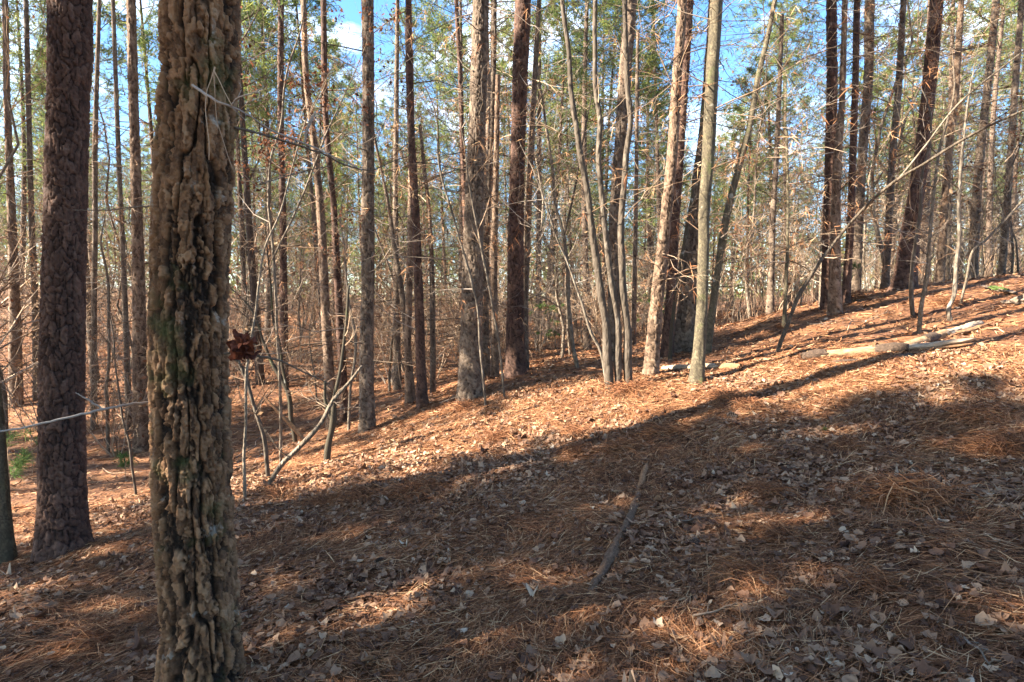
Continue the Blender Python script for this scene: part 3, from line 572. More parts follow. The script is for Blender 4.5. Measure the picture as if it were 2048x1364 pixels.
sapling('sapling', 'bare sapling bending right low at the right edge, below the leaning stem', [[(1922,560,5),(1945,510,5),(1975,480,5),(2010,440,4),(2055,385,4)]], 9.5, 'bark_smooth', (5, .4), None, 0, 'sapling', None, 20)
sapling('sapling', 'thin bare sapling right of the stout lit pine with a bent foot', [[(1010,770,5),(1000,700,5),(985,600,5),(965,500,5),(945,400,4)]], 8.2, 'bark_grey', (8, .5), None, 0, 'sapling', None, 21)
sapling('sapling', 'pale thin sapling crossing just left of the stout lit pine', [[(972,790,5),(960,680,5),(948,580,5),(925,500,5),(905,420,4),(880,330,4)]], 8.0, 'bark_grey', (8, .5), None, 0, 'sapling', None, 22)
sapling('sapling', 'twiggy dead-branched sapling behind the dead snag', [[(697,850,7),(700,780,6),(712,700,6),(700,620,5),(690,520,4)]], 9.5, 'bark_smooth', (12, .6), None, 0, 'sapling', None, 23)
sapling('sapling', 'green-leaning thin trunk directly right of the mossy smooth trunk', [[(1340,690,9),(1350,600,8),(1368,480,7),(1385,380,6),(1400,280,5)]], 9.5, 'mossy_bark', (6, .5), None, 0, 'sapling', None, 24)
sapling('sapling', 'thin grey sapling in the lit hollow left of the mossy oak', [[(272,960,5),(262,900,5),(248,850,4),(240,800,4)]], 7.5, 'bark_grey', (6, .3), None, 0, 'sapling', None, 25)
sapling('sapling', 'thin brown sapling in the hollow against the dark left pine', [[(214,850,7),(215,760,6),(218,660,5),(216,560,5)]], 11, 'bark_smooth', (6, .4), None, 0, 'sapling', None, 26)

# ------------------------------------------------------------------ oak branches, leaf cluster and needles (parts of the oak)
def oak_local(pts): return [tuple(at(a, b_, y_) - oB) for a, b_, y_, r_ in pts], [r_ for a, b_, y_, r_ in pts]
def oak_part(name, lines, mat, sides=7, extra=None):
    tb = TB(sides)
    for ln in lines:
        p, r_ = oak_local(ln); Q, _ = resample(np.c_[np.array(p), np.array(r_)], 26)
        Q[:, :3] += .0015 * np.random.RandomState(len(lines)).normal(size=(26, 3)); tb.add(Q[:, :3], Q[:, 3])
    return link(name, tb.mesh(name), M[mat], OAK)
tag(oak_part('branch', [[(384,172,2.46,.0055),(400,180,2.38,.0055),(430,200,2.3,.005),(463,213,2.3,.0045),(500,232,2.4,.003),(545,262,2.6,.004),(610,287,2.75,.004),(665,312,2.9,.0035),(725,340,3.0,.003)],
  [(463,213,2.3,.0035),(475,196,2.25,.003),(500,188,2.2,.003),(524,177,2.2,.0025)], [(474,200,2.25,.0015),(482,178,2.25,.0013),(479,166,2.25,.001)],
  [(610,287,2.75,.004),(613,262,2.75,.006),(622,240,2.75,.008),(632,224,2.75,.004)], [(463,213,2.3,.0015),(490,240,2.35,.001),(520,272,2.4,.0008)]], 'twig_pale'), 'pale dead branch crossing the trunk and reaching right')
tag(oak_part('branch', [[(470,254,2.6,.006),(520,268,2.7,.0055),(580,285,2.8,.005),(640,305,2.9,.0045),(690,330,3.0,.004),(740,340,3.05,.0035),(780,325,3.1,.003),(822,310,3.15,.0025)],
  [(580,345,3.1,.002),(520,368,2.9,.003),(600,345,3.1,.003),(660,332,3.15,.002)]], 'twig'), 'long thin dark branch reaching right')
tag(oak_part('branch', [[(300,803,2.6,.006),(255,810,2.5,.0055),(210,817,2.42,.005),(150,832,2.35,.005),(90,846,2.3,.0045),(0,863,2.25,.004),(-60,870,2.2,.003)],[(205,817,2.42,.004),(180,802,2.4,.0035),(152,785,2.38,.002)]], 'twig_pale'), 'pale blue-grey branch reaching left across the dark pine')
tag(oak_part('branch', [[(312,412,2.6,.004),(270,414,2.65,.0035),(220,420,2.7,.003),(178,421,2.75,.002),(146,420,2.8,.0015)]], 'twig'), 'thin grey twig reaching left')
tw = oak_part('branch', [[(450,706,2.55,.005),(480,705,2.45,.004),(520,712,2.45,.0045),(560,722,2.5,.004),(600,740,2.6,.0035),(660,768,2.7,.0025)],[(505,712,2.45,.003),(490,725,2.45,.002),(470,733,2.5,.0015)]], 'twig')
tag(tw, 'dark twig holding the red leaf cluster')
rs2 = np.random.RandomState(12)
Vs, Fs, Ts = [], [], []; o_ = 0
for i in range(15):        # curled dead leaves clustered on the twig
    c0 = at(484 + rs2.uniform(-10, 12), 694 + rs2.uniform(-12, 12), 2.42 + rs2.uniform(-.03, .03)) - oB
    a1 = unit(rs2.normal(size=3)); a2 = unit(np.cross(a1, rs2.normal(size=3))); a3 = np.cross(a1, a2); n1_, n2_ = 9, 7; L0 = rs2.uniform(.04, .065)
    u_, v_ = np.meshgrid(np.linspace(-1, 1, n1_), np.linspace(-1, 1, n2_)); wd_ = np.sqrt(np.clip(1 - u_ ** 2 * .98, 0, 1)) * (.7 + .35 * np.cos(u_ * 11)); th_ = v_ * wd_ * rs2.uniform(.9, 1.6)
    x_ = u_ * L0; y_ = np.sin(th_) * L0 * .5; z_ = (1 - np.cos(th_)) * L0 * .5 + .012 * np.sin(u_ * 4 + i) + .004 * rs2.normal(size=u_.shape)
    V_ = c0 + x_[..., None] * a1 + y_[..., None] * a2 + z_[..., None] * a3; k = (np.arange(n2_ - 1)[:, None] * n1_ + np.arange(n1_ - 1)).ravel() + o_
    Vs.append(V_.reshape(-1, 3)); Fs.append(np.stack([k, k + 1, k + n1_ + 1, k + n1_], -1)); Ts.append(np.full(n1_ * n2_, rs2.rand())); o_ += n1_ * n2_
tag(link('leaf_cluster', mkmesh('leaf_cluster', np.vstack(Vs), Fs, {'t': np.concatenate(Ts)}, True), M['leaf_red'], OAK), 'curled dark red dead leaves')
nb_base = at(428, 140, 2.25); tb = TB(5)
for ln in ([(430,134),(428,142),(422,160),(414,182),(411,215),(414,250),(418,285),(418,320)], [(428,142),(429,170),(431,205),(434,240),(446,280),(456,312),(466,340)], [(428,142),(438,160),(450,185),(464,211)]):
    k = len(ln); Q, _ = resample(np.array([[*(at(a, b_, 2.25) - nb_base), .0016] for a, b_ in ln]), 24); Q[0:3, 3] = .003; tb.add(Q[:, :3], Q[:, 3])
tag(link('needle_bundle', tb.mesh('needle_bundle'), None, None, nb_base), 'three long dry pine needles hanging over the pale branch on the mossy oak', 'pine needles').data.materials.append(M['leaf_tan'] if False else M['twig_warm'])

# ------------------------------------------------------------------ fallen wood and other things on the floor
def lump(name, rings, mat, parent, ax=(1, 0, 0), rot=None, seed=0, n=20, rough=.08, flat=1.):
    """rings: (x along the axis, r) ; a log piece with an uneven skin, capped"""
    pts = np.array(rings, float); P, s = resample(np.c_[pts[:, 0], pts[:, 2:4] if pts.shape[1] > 3 else np.zeros((len(pts), 2)), pts[:, 1]], max(12, int((pts[-1, 0] - pts[0, 0]) / .02)))
    th = np.arange(n) / n * 6.2832; TH, XX = np.meshgrid(th, P[:, 0])
    rr = P[:, 3:4] * (1 + rough * 2 * (vn3(np.cos(TH) * 2, np.sin(TH) * 2, XX * 6, seed) - .5) + rough * (vn3(np.cos(TH) * 5, np.sin(TH) * 5, XX * 25, seed + 4) - .5))
    XX = XX + .05 * (vn3(np.cos(TH) * 3, np.sin(TH) * 3, XX * 0, seed + 8) - .5) + .04 * (vn3(np.cos(TH) * 9, np.sin(TH) * 9, XX * 0, seed + 9) - .5)
    V = np.stack([XX, P[:, 1:2] + rr * np.cos(TH), P[:, 2:3] + rr * np.sin(TH) * flat], -1); k = len(P)
    i = (np.arange(k - 1) * n)[:, None]; j = np.arange(n)[None, :]; j2 = (j + 1) % n
    me = mkmesh(name, V.reshape(-1, 3), [np.stack([i + j, i + j2, i + n + j2, i + n + j], -1).reshape(-1, 4), np.arange(n)[None, ::-1], ((k - 1) * n + np.arange(n))[None, :]], {'t': np.full(V.shape[0] * V.shape[1], .5)}, False)
    return link(name, me, M[mat], parent)
def lay(root, a, b_, lift=.05):
    """place root so its local x runs from pixel a to pixel b on the ground; returns length"""
    A_ = ground_hit(*a); B_ = ground_hit(*b_); p = Vector((A_[0], A_[1], Hf(*A_) + lift)); q = Vector((B_[0], B_[1], Hf(*B_) + lift))
    root.location = p; d = (q - p); root.rotation_mode = 'QUATERNION'; z = Vector((0, 0, 1)); x = d.normalized(); y = z.cross(x).normalized(); z = x.cross(y)
    root.rotation_quaternion = Matrix((x, y, z)).transposed().to_quaternion(); return d.length
lg = thing('fallen_log', 'split fallen log with patches of dark bark and a splintered pale end', 'log'); Ln = lay(lg, (1612,722), (1942,696), .055)
lump('bare_wood', [(0.10,.055),(.3*Ln,.062),(.6*Ln,.065)], 'wood_tan', lg, seed=1, rough=.06)
lump('bark_sleeve', [(-.05,.05),(.06*Ln,.074),(.13*Ln,.066)], 'bark_chunk', lg, seed=2, rough=.2)
lump('bark_sleeve', [(.42*Ln,.07),(.5*Ln,.082),(.62*Ln,.078)], 'bark_chunk', lg, seed=3, rough=.2)
lump('splintered_wood', [(.58*Ln,.06,0,.0),(.7*Ln,.066,0,.01),(.85*Ln,.05,0,.03),(.97*Ln,.035,0,.04),(1.02*Ln,.006,0,.05)], 'wood_pale', lg, seed=4, rough=.3, flat=.6)
lump('splintered_wood', [(.66*Ln,.03,-.05,-.03),(.85*Ln,.03,-.06,-.02),(1.0*Ln,.008,-.05,0)], 'wood_orange', lg, seed=5, rough=.3, flat=.6)
l2 = thing('fallen_log', 'pale split log lying uphill behind the splintered one', 'log'); L2 = lay(l2, (1800,704), (1958,655), .05)
lump('bare_wood', [(0,.05),(.3*L2,.058),(.55*L2,.06)], 'wood_tan', l2, seed=6, rough=.1)
lump('bark_sleeve', [(.28*L2,.066),(.36*L2,.07),(.42*L2,.064)], 'bark_chunk', l2, seed=9, rough=.2)
lump('splintered_wood', [(.5*L2,.065),(.8*L2,.06),(L2,.045),(1.04*L2,.01)], 'wood_pale', l2, seed=7, rough=.3, flat=.7)
lump('splintered_wood', [(.5*L2,.04,-.05,-.02),(.8*L2,.04,-.08,-.02),(1.1*L2,.008,-.09,-.01)], 'wood_orange', l2, seed=8, rough=.3, flat=.6)
l3 = thing('fallen_log', 'short pale log lit by the sun behind the mossy smooth trunk', 'log'); L3 = lay(l3, (1326,742), (1468,738), .025)
lump('bare_wood', [(0,.035),(.2*L3,.055),(.7*L3,.06),(L3,.05)], 'wood_pale', l3, seed=10, rough=.12)
lump('bark_sleeve', [(.78*L3,.062),(.9*L3,.066),(L3*1.08,.05)], 'wood_orange', l3, seed=11, rough=.2)
l4 = thing('fallen_branch', 'half buried fallen branch in the centre foreground, bare orange upper end and dark lower bark', 'branch'); L4 = lay(l4, (1160,1262), (1300,925), -.003)
lump('bare_wood', [(.66*L4,.022,-.015,0),(.8*L4,.026,0,.005),(.92*L4,.026,.015,.005),(L4,.014,.01,0)], 'wood_orange', l4, seed=12, rough=.2, n=14)
lump('bark_sleeve', [(0,.016,.03,0),(.15*L4,.026,.02,.0),(.35*L4,.030,-.01,.005),(.52*L4,.029,-.025,.005),(.68*L4,.026,-.015,0)], 'wood_brown', l4, seed=13, rough=.35, n=14)
for (a, b_, lb, mt, r_) in [((1660,727),(1722,724),'dark slab of shed bark under the left of the splintered log','bark_chunk',.05),((1775,722),(1835,712),'dark slab of shed bark under the middle of the splintered log','bark_chunk',.055),
        ((1585,808),(1628,796),'dark bark chunk on the needles below the leaning sapling','bark_chunk',.035),((1215,908),(1258,893),'small dark bark flake above the half buried branch','bark_chunk',.02)]:
    o = thing('bark_slab', lb, 'bark'); ln = lay(o, a, b_, .015); lump('slab', [(0,r_*.4),(.3*ln,r_),(.7*ln,r_*.9),(ln,r_*.3)], mt, o, seed=int(a[0]), rough=.4, flat=.45)
lump_s = thing('uprooted_stump', 'dark mossy root mound cut by the right edge on the crest', 'stump'); ls = lay(lump_s, (2005,610), (2100,600), .0)
lump('root_mass', [(0,.04),(.3*ls,.13),(.7*ls,.18),(ls,.15)], 'wood_grey', lump_s, seed=31, rough=.9, n=28, flat=.55)
lp = thing('fallen_log', 'mossy yellow-green split log lying on the crest near the right edge', 'log'); ll = lay(lp, (1962,578), (2030,592), .05)
lump('rotten_wood', [(0,.02),(.3*ll,.05),(.7*ll,.06),(ll,.04)], 'wood_grey', lp, seed=33, rough=.6, flat=.4); lump('moss_patch', [(.35*ll,.05,0,.012),(.6*ll,.058,0,.012),(.8*ll,.04,0,.012)], 'moss', lp, seed=35, rough=.4, flat=.6)
tbs = [((1510,782),(1600,748),'thin dark stick below the left end of the splintered log',.007),((482,1240),(590,1192),'thin grey stick right of the mossy oak trunk, lower left',.004),
 ((1360,1052),(1440,1040),'thin stick right of the half buried branch',.004),((1385,1250),(1500,1215),'curving thin stick in the foreground right of centre',.006),
 ((600,742),(668,775),'thin fallen stick beyond the dead pole',.01),((880,815),(990,795),'arched thin stick at the foot of the stout lit pine',.007),((205,948),(300,955),'straight dark stick left of the mossy oak in the lit hollow',.008),
 ((470,925),(545,868),'dark stick lying across the lit hollow right of the mossy oak',.012),((1620,660),(1700,640),'pale stick on the lit crest bank below the paired crest pines',.01),((1690,668),(1780,625),'long pale root-like stick down the lit crest bank',.009),
 ((1930,1290),(2000,1364),'dark stick in the lower right corner',.006),((1000,985),(1010,1020),'short dark stick standing out of the leaves',.004),((848,868),(905,852),'grey stick in the shade below the slim black pine',.007),((240,900),(300,880),'pale stick beside the red pine foot',.012)]
for i, (a, b_, lb, r_) in enumerate(tbs):
    o = thing('fallen_stick', lb, 'stick', (0, 0, 0), 'fallen sticks'); ln = lay(o, a, b_, r_ + .02); tb = TB(6); rng = random.Random(i)
    P, _ = resample(np.array([[ln * k / 5, rng.gauss(0, .02) * ln, abs(rng.gauss(0, .03)) * ln, r_ * (1 - .13 * k)] for k in range(6)]), 18); tb.add(P[:, :3], P[:, 3])
    for k in range(3): q = P[4 + 4 * k]; tb.add([q[:3], q[:3] + [.05 * ln, rng.choice((-.05, .05)) * ln, .02], q[:3] + [.12 * ln, rng.choice((-.1, .1)) * ln, .03]], [r_ * .5, r_ * .4, r_ * .15])
    link('stick', tb.mesh('stick'), M['wood_grey'] if i % 3 else M['twig_warm'], o)
l5 = thing('dead_branch', 'broken orange-brown dead branch leaning in the lit hollow right of the mossy oak', 'branch'); A_ = at(602,872,7.6); B_ = at(530,795,7.8)
l5.location = A_; l5.rotation_mode = 'QUATERNION'; dv = Vector(B_ - A_); l5.rotation_quaternion = dv.to_track_quat('X', 'Z'); lump('wood', [(-.1,.02),(.2,.028),(dv.length*.7,.02),(dv.length,.008)], 'wood_orange', l5, seed=41, rough=.35)
def cone(px, py, label, sc):
    g = ground_hit(px, py); o = thing('pine_cone', label, 'pine cone', (g[0], g[1], Hf(*g) + .02 * sc), 'fallen pine cones'); V, Fc = [], []; k = 0
    for i in range(90):      # overlapping scales round an egg-shaped core
        t_ = i / 90; a = i * 2.39996; r_ = .026 * math.sin(math.pi * (t_ * .9 + .07)) ** .6; x_ = (t_ - .5) * .085; ca, sa = math.cos(a), math.sin(a)
        b0 = np.array([x_, r_ * .6 * ca, r_ * .6 * sa]); tip = np.array([x_ + .012, r_ * 1.25 * ca, r_ * 1.25 * sa]); sd_ = np.array([0, -sa, ca]) * .008; up_ = np.array([.006, ca * .004, sa * .004])
        V += [b0 - sd_, b0 + sd_, tip + sd_ * .7, tip - sd_ * .7, b0 + up_, tip + up_]; Fc += [[k, k + 1, k + 2, k + 3]]; Fc += [[k, k + 3, k + 5, k + 4], [k + 1, k + 4, k + 5, k + 2]]; k += 6
    s_ = link('scales', mkmesh('scales', np.array(V) * sc, [np.array(Fc)]), M['cone'], o); tb = TB(10); xs = np.linspace(-.045, .045, 9); tb.add([(x_ * sc, 0, 0) for x_ in xs], [max(.001, .017 * math.sqrt(max(0, 1 - (x_ / .046) ** 2))) * sc for x_ in xs]); link('core', tb.mesh('core'), M['cone'], o)
    o.rotation_euler.z = px
cone(1466, 838, 'dark round pine cone on the needles right of the mossy smooth trunk foot', 1.3); cone(760, 1130, 'grey pine cone at the edge of the lit patch in the left foreground', 1.0); cone(1390, 1096, 'weathered cone right of the half buried branch', 1.0)

# tussocks of pine straw
protos = []
for s_ in range(4):
    r_ = np.random.RandomState(70 + s_); N = 420; a = r_.rand(N) * 6.283; el = r_.uniform(-.05, .95, N); D = unit(np.stack([np.cos(a), np.sin(a), el], -1))
    P_ = np.stack([r_.normal(0, .07, N), r_.normal(0, .07, N), r_.uniform(0, .07, N)], -1)
    V, f, k = blades(P_, D, r_.uniform(.10, .22, N), np.full(N, .0032), r_, 1.1); protos.append(mkmesh('tussock', V, f, {'t': np.repeat(np.clip(r_.normal(.45, .2, N), 0, 1), k)}))
tus = [(1450,800,1.0,'by the foot of the mossy smooth trunk'),(1500,815,.9,'left of the dark bark chunk'),(1245,785,1.2,'around the foot of the grey clump'),(1275,780,.9,'at the right foot of the grey clump'),(1150,870,1.0,'below the lit band in the centre'),(1245,900,.9,'above the half buried branch'),
 (830,990,1.2,'in the shade left of centre'),(720,1000,1.0,'just below the shade line'),(1150,905,.8,'in the centre shade'),(1830,1000,1.4,'in the right foreground'),(1960,840,1.2,'on the right below the split log'),(2010,900,1.1,'at the right edge, mid height'),
 (200,1290,1.0,'between the dark left pine and the bottom left corner'),(330,1240,.8,'touching the left side of the mossy oak'),(190,1140,.7,'in front of the dark left pine foot'),(1000,880,.9,'in the shade below the stout lit pine'),(1560,1080,.9,'low in the right foreground'),(1490,1160,.9,'above the lower right leaves'),
 (930,820,1.0,'at the foot of the stout lit pine'),(1330,870,.9,'below the pale-footed pine'),(1710,600,1.2,'under the crest bank edge'),(1760,1180,.8,'low on the right side'),(640,1010,.9,'right of the leaning pole foot'),(560,990,.9,'around the leaning pole foot'),(1900,610,1.0,'by the crooked sapling'),(1700,900,.8,'below the split log'),(1530,990,.9,'right of the half buried branch')]
for i, (px, py, sc, lb) in enumerate(tus):
    g = ground_hit(px, py); o = link('straw_tussock', protos[i % 4], M['straw'], None, (g[0], g[1], Hf(*g) - .01)); k_ = sc * (.75 + .04 * g[1]); o.scale = (k_ * 1.5, k_ * 1.25, k_ * 1.5); o.rotation_euler.z = i * 1.3
    tag(o, 'rusty mound of pine needles ' + lb, 'straw tussock', 'tussocks of pine straw')
cx_ = np.array(COLL); cx_ = np.repeat(cx_, 170, 0); r_ = np.random.RandomState(44); N = len(cx_); a = r_.rand(N) * 6.283; q = cx_[:, 2] * r_.uniform(.95, 1.9, N)
x_ = cx_[:, 0] + np.cos(a) * q; y_ = cx_[:, 1] + np.sin(a) * q; b_ = a + r_.choice([-1, 1], N) * r_.uniform(.7, 1.9, N)
V, f, k = blades(np.stack([x_, y_, H(x_, y_) + .06 * r_.rand(N) ** 2 * (2.2 - q / cx_[:, 2])], -1), unit(np.stack([np.cos(b_), np.sin(b_), r_.uniform(-.1, .5, N)], -1)), r_.uniform(.08, .2, N), np.full(N, .004), r_, .8)
tag(link('pine_straw', mkmesh('pine_straw_c', V, f, {'t': np.repeat(np.clip(r_.normal(.45, .22, N), 0, 1), k)}), M['straw']), 'rusty pine needles heaped against the feet of the trees', 'pine straw', None, 'stuff')
# green pine seedlings
def seedling(px, py, label, h, n, Y=None, mat='needles_young', wd=.004):
    g = ground_hit(px, py) if Y is None else (at(px, py, Y)[0], Y); rng = random.Random(px); tb = TB(5); ends = []; o = thing('pine_seedling', label, 'seedling', (g[0], g[1], Hf(*g)), 'pine seedlings')
    tb.add([(0, 0, -.03), (.01, 0, h * .5), (0, .01, h)], [.007, .005, .003]); ends.append(((0, 0, h), (0, 0, 1), 0))
    for i in range(n): a = rng.uniform(0, 6.28); z = h * rng.uniform(.3, .95); twig(tb, (0, 0, z), (math.cos(a), math.sin(a), .4), h * .35, .003, 1, rng, .15, .03, 2, ends, 5)
    link('stem', tb.mesh('stem'), M['twig_warm'], o); link('needles', needles_mesh('needles', ends, 26, np.random.RandomState(px), wd, (.08, .17), .1), M[mat], o); return o
seedling(20, 1010, 'bright green pine seedling between the left edge and the dark left pine', 1.0, 8, 6.4, wd=.005); seedling(250, 935, 'small green pine seedling in the lit hollow between dark pine and oak', .35, 3, 8.5, wd=.006)
seedling(60, 850, 'green pine seedling behind the left of the dark left pine', .8, 6, 9.5, wd=.006); seedling(1715, 590, 'green seedling behind the crest bank', .7, 5, 11.5, wd=.007); seedling(1650, 866, 'tiny green sprig lying on the needles right of the mossy smooth trunk', .05, 2, None, wd=.004).scale = (.4, .4, .4)
seedling(1080, 705, 'green young pine far behind the tall black pine', 1.6, 10, 17, wd=.01); seedling(1290, 700, 'green young pine far behind the pale-footed pine', 1.3, 9, 15, wd=.01)

# ------------------------------------------------------------------ woods behind and round about
def pine_proto(s_, Hh, cs, m=9, wn=.020):
    rng = random.Random(s_); root = link('pine_tree', None); sway = [rng.gauss(0, .12) for _ in range(4)]
    def cx(z): q = z / Hh; return sway[0] * math.sin(q * 3) + sway[1] * q * 2, sway[2] * math.sin(q * 4) + sway[3] * q * 2
    zs = [Hh * i / 13 for i in range(14)]; r0 = Hh * .0066; t0 = TB(10); t0.add([(*cx(z), z - (.3 if i == 0 else 0)) for i, z in enumerate(zs)], [r0 * (1 - .88 * (z / Hh) ** 1.2) * (1.25 if i == 0 else 1) for i, z in enumerate(zs)])
    link('trunk', t0.mesh('trunk'), M['bark_far'], root)
    tb = TB(3)
    for i in range(48):
        z = rng.uniform(1.2, cs + 1); a = rng.uniform(0, 6.283); twig(tb, (*cx(z), z), (math.cos(a), math.sin(a), rng.uniform(-.2, .35)), rng.uniform(.5, 2.0), .016, 2, rng, .2, -.01, 3, None, 5)
    link('dead_branches', tb.mesh('dead_branches'), M['twig'], root)
    tb = TB(3); ends = []; n = 46
    for i in range(n):
        z = cs + (Hh - cs) * (i / n) ** .9; a = i * 2.4 + rng.uniform(-.5, .5); ln = (.45 + 2.1 * ((Hh - z) / (Hh - cs)) ** .7) * rng.uniform(.6, 1.25)
        twig(tb, (*cx(z), z), (math.cos(a) * .9, math.sin(a) * .9, .35), ln, .022, 2, rng, .17, .03, 5, ends, 5)
    cr = link('crown', needles_mesh('crown', ends, m if m > 9 else 6, np.random.RandomState(s_), wn, (.16, .27), .35), M['needles'], root); link('crown_limbs', tb.mesh('crown_limbs'), M['twig'], cr)
    return root
def shrub_proto(s_, Hh, leafm, nleaf):
    rng = random.Random(s_); root = link('shrub', None); ends = []; tb = TB(4)
    for i in range(9):
        a = rng.uniform(0, 6.283); twig(tb, (math.cos(a) * .06, math.sin(a) * .06, -.05), (math.cos(a) * .45, math.sin(a) * .45, 1), Hh * rng.uniform(.6, 1.1), .012, 2, rng, .16, .03, 6, ends, 6, 1.)
    st = link('stems', tb.mesh('stems'), M['twig_warm'] if s_ % 2 else M['twig'], root)
    if nleaf:
        rs_ = np.random.RandomState(s_); E = np.array([e[0] for e in ends]); link('leaves', leaf_mesh('leaves', E[rs_.randint(0, len(E), nleaf)] + rs_.normal(0, .06, (nleaf, 3)), .08, rs_), M[leafm], st)
    return root
def broad_proto(s_, Hh, nleaf, leafm, slim=.0065):
    """bare or brown-leaved young broadleaf tree"""
    rng = random.Random(s_); root = link('young_tree', None); zs = [Hh * i / 9 for i in range(10)]; x = y = 0; pts = []; rad = []
    for i, z in enumerate(zs): pts.append((x, y, z - (.2 if i == 0 else 0))); x += rng.gauss(0, .035 * Hh * .6); y += rng.gauss(0, .035 * Hh * .6); rad.append(Hh * slim * (1 - .88 * i / 9))
    t0 = TB(7); t0.add(pts, rad); link('trunk', t0.mesh('trunk'), M['bark_smooth'], root)
    tb = TB(3); ends = []
    for i in range(26):
        k = rng.uniform(1.2, 8.9); j = int(k); f_ = k - j; q = tuple(pts[j][a] * (1 - f_) + pts[j + 1][a] * f_ for a in range(3)); a = rng.uniform(0, 6.283)
        twig(tb, q, (math.cos(a), math.sin(a), rng.uniform(.3, 1.1)), Hh * .25 * rng.uniform(.5, 1.2), rad[j] * .45, 2, rng, .2, .03, 4, ends, 5)
    br = link('branches', tb.mesh('branches'), M['twig_warm'] if s_ % 2 else M['twig'], root)
    if nleaf:
        rs_ = np.random.RandomState(s_); E = np.array([e[0] for e in ends]); P_ = E[rs_.randint(0, len(E), nleaf)] + rs_.normal(0, .09, (nleaf, 3)); link('leaves', leaf_mesh('leaves', P_, .075, rs_), M[leafm], br)
    return root
PP = [pine_proto(100 + i, Hh, cs) for i, (Hh, cs) in enumerate([(17, 7.5), (19, 9.5), (15, 5.5), (21, 10.5), (13, 4.)])]
SP = [shrub_proto(300 + i, Hh, lm, nl) for i, (Hh, lm, nl) in enumerate([(1.6, None, 0), (2.3, 'leaf_tan', 90), (3.0, None, 0), (2.0, 'leaf_brown', 130)])]
BP = [broad_proto(200 + i, Hh, nl, lm) for i, (Hh, nl, lm) in enumerate([(4.5, 0, None), (6, 260, 'leaf_tan'), (8, 0, None), (3.2, 220, 'leaf_brown'), (5.2, 320, 'leaf_tan'), (9.5, 120, 'leaf_brown')])]
used = set(); BG = []
def put(protos, i, x, y, sc, rz, tilt=0.):
    p = protos[i]
    if id(p) in used: o = copy_tree(p)
    else: used.add(id(p)); o = p
    o.location = (x, y, Hf(x, y) - .02); o.scale = (sc, sc, sc); o.rotation_euler = (random.gauss(0, tilt), random.gauss(0, tilt) + tilt * .6, rz); return o
rng = random.Random(77); taken = []
def pick(y0, y1, lim, sep, pw=1.):
    for _ in range(400):
        Y_ = y0 + (y1 - y0) * rng.random() ** pw; x = rng.uniform(-lim, lim) * Y_
        if all((x - a) ** 2 + (Y_ - b_) ** 2 > sep * sep for a, b_ in taken): taken.append((x, Y_)); return x, Y_
    return None
for i in range(262):
    q = pick(15.5, 78, .98, 1.35, .85)
    if q is None: continue
    x, Y_ = q; k = rng.randrange(5)
    if x / Y_ < -.62 and Y_ < 45 and rng.random() < .5: continue
    if Y_ < 24: k = rng.choice((1, 3, 0))
    if Y_ > 36: k = rng.choice((2, 4, 0, 2))
    o = put(PP, k, x, Y_, rng.uniform(.75, 1.15), rng.uniform(0, 6.28), .022); BG.append((o, 'pine', Y_))
taken = []
for i in range(215):
    q = pick(11.5, 55, .98, 1.0, 1.1)
    if q is None: continue
    x, Y_ = q
    if abs(x) < 5 + .1 * Y_ and Y_ < 13: continue
    o = put(BP, rng.randrange(6), x, Y_, rng.uniform(.7, 1.3), rng.uniform(0, 6.28), .06); BG.append((o, 'young tree', Y_))
taken = []
for i in range(85):
    q = pick(10.5, 34, .98, .8, 1.3)
    if q is None: continue
    x, Y_ = q
    if abs(x) < 3 + .1 * Y_ and Y_ < 13 or (x > 3.5 and Y_ < 14): continue
    o = put(SP, rng.randrange(4), x, Y_, rng.uniform(.7, 1.3), rng.uniform(0, 6.28), .05); BG.append((o, 'shrub', Y_))
ORD = 'first second third fourth fifth sixth seventh eighth ninth tenth eleventh twelfth thirteenth fourteenth fifteenth sixteenth seventeenth eighteenth nineteenth twentieth'.split()
ORD += ['twenty-' + a for a in ORD[:9]] + ['thirtieth'] + ['thirty-' + a for a in ORD[:9]] + ['fortieth']
LAND.sort(); marks = [(-1e9, 'left edge')] + LAND + [(1e9, 'right edge')]; buck = {}
for o, kd, Y_ in BG:
    px = proj(o.location)[0]; g = max(i for i in range(len(marks)) if marks[i][0] <= px); far = 'distant' if Y_ > 38 else 'mid-distance'; buck.setdefault((g, kd, far), []).append((px, o))
for (g, kd, far), lst in buck.items():
    lst.sort(key=lambda a: a[0])
    for i, (px, o) in enumerate(lst):
        nth = (ORD[i] + ' ') if len(lst) > 1 else 'only '
        leafy = any(c.name.startswith('leaves') for b in o.children for c in b.children)
        what = 'pine' if kd == 'pine' else ('brown-leaved shrub' if leafy else 'bare shrub') if kd == 'shrub' else 'thin brown-leaved tree' if leafy else 'thin bare tree'
        tag(o, f'{nth}{far} {what} from left between {marks[g][1]} and {marks[g + 1][1]}', kd if kd == 'shrub' else 'tree', 'background pines' if kd == 'pine' else 'shrubs under the background trees' if kd == 'shrub' else 'young trees in the background')
QP = [pine_proto(400 + i, Hh, cs, 20, .026) for i, (Hh, cs) in enumerate([(17, 7.5), (19, 9.5), (15, 5.5), (21, 10.5), (13, 4.)])]  # denser crowns, shaped to block the sun for the added pines
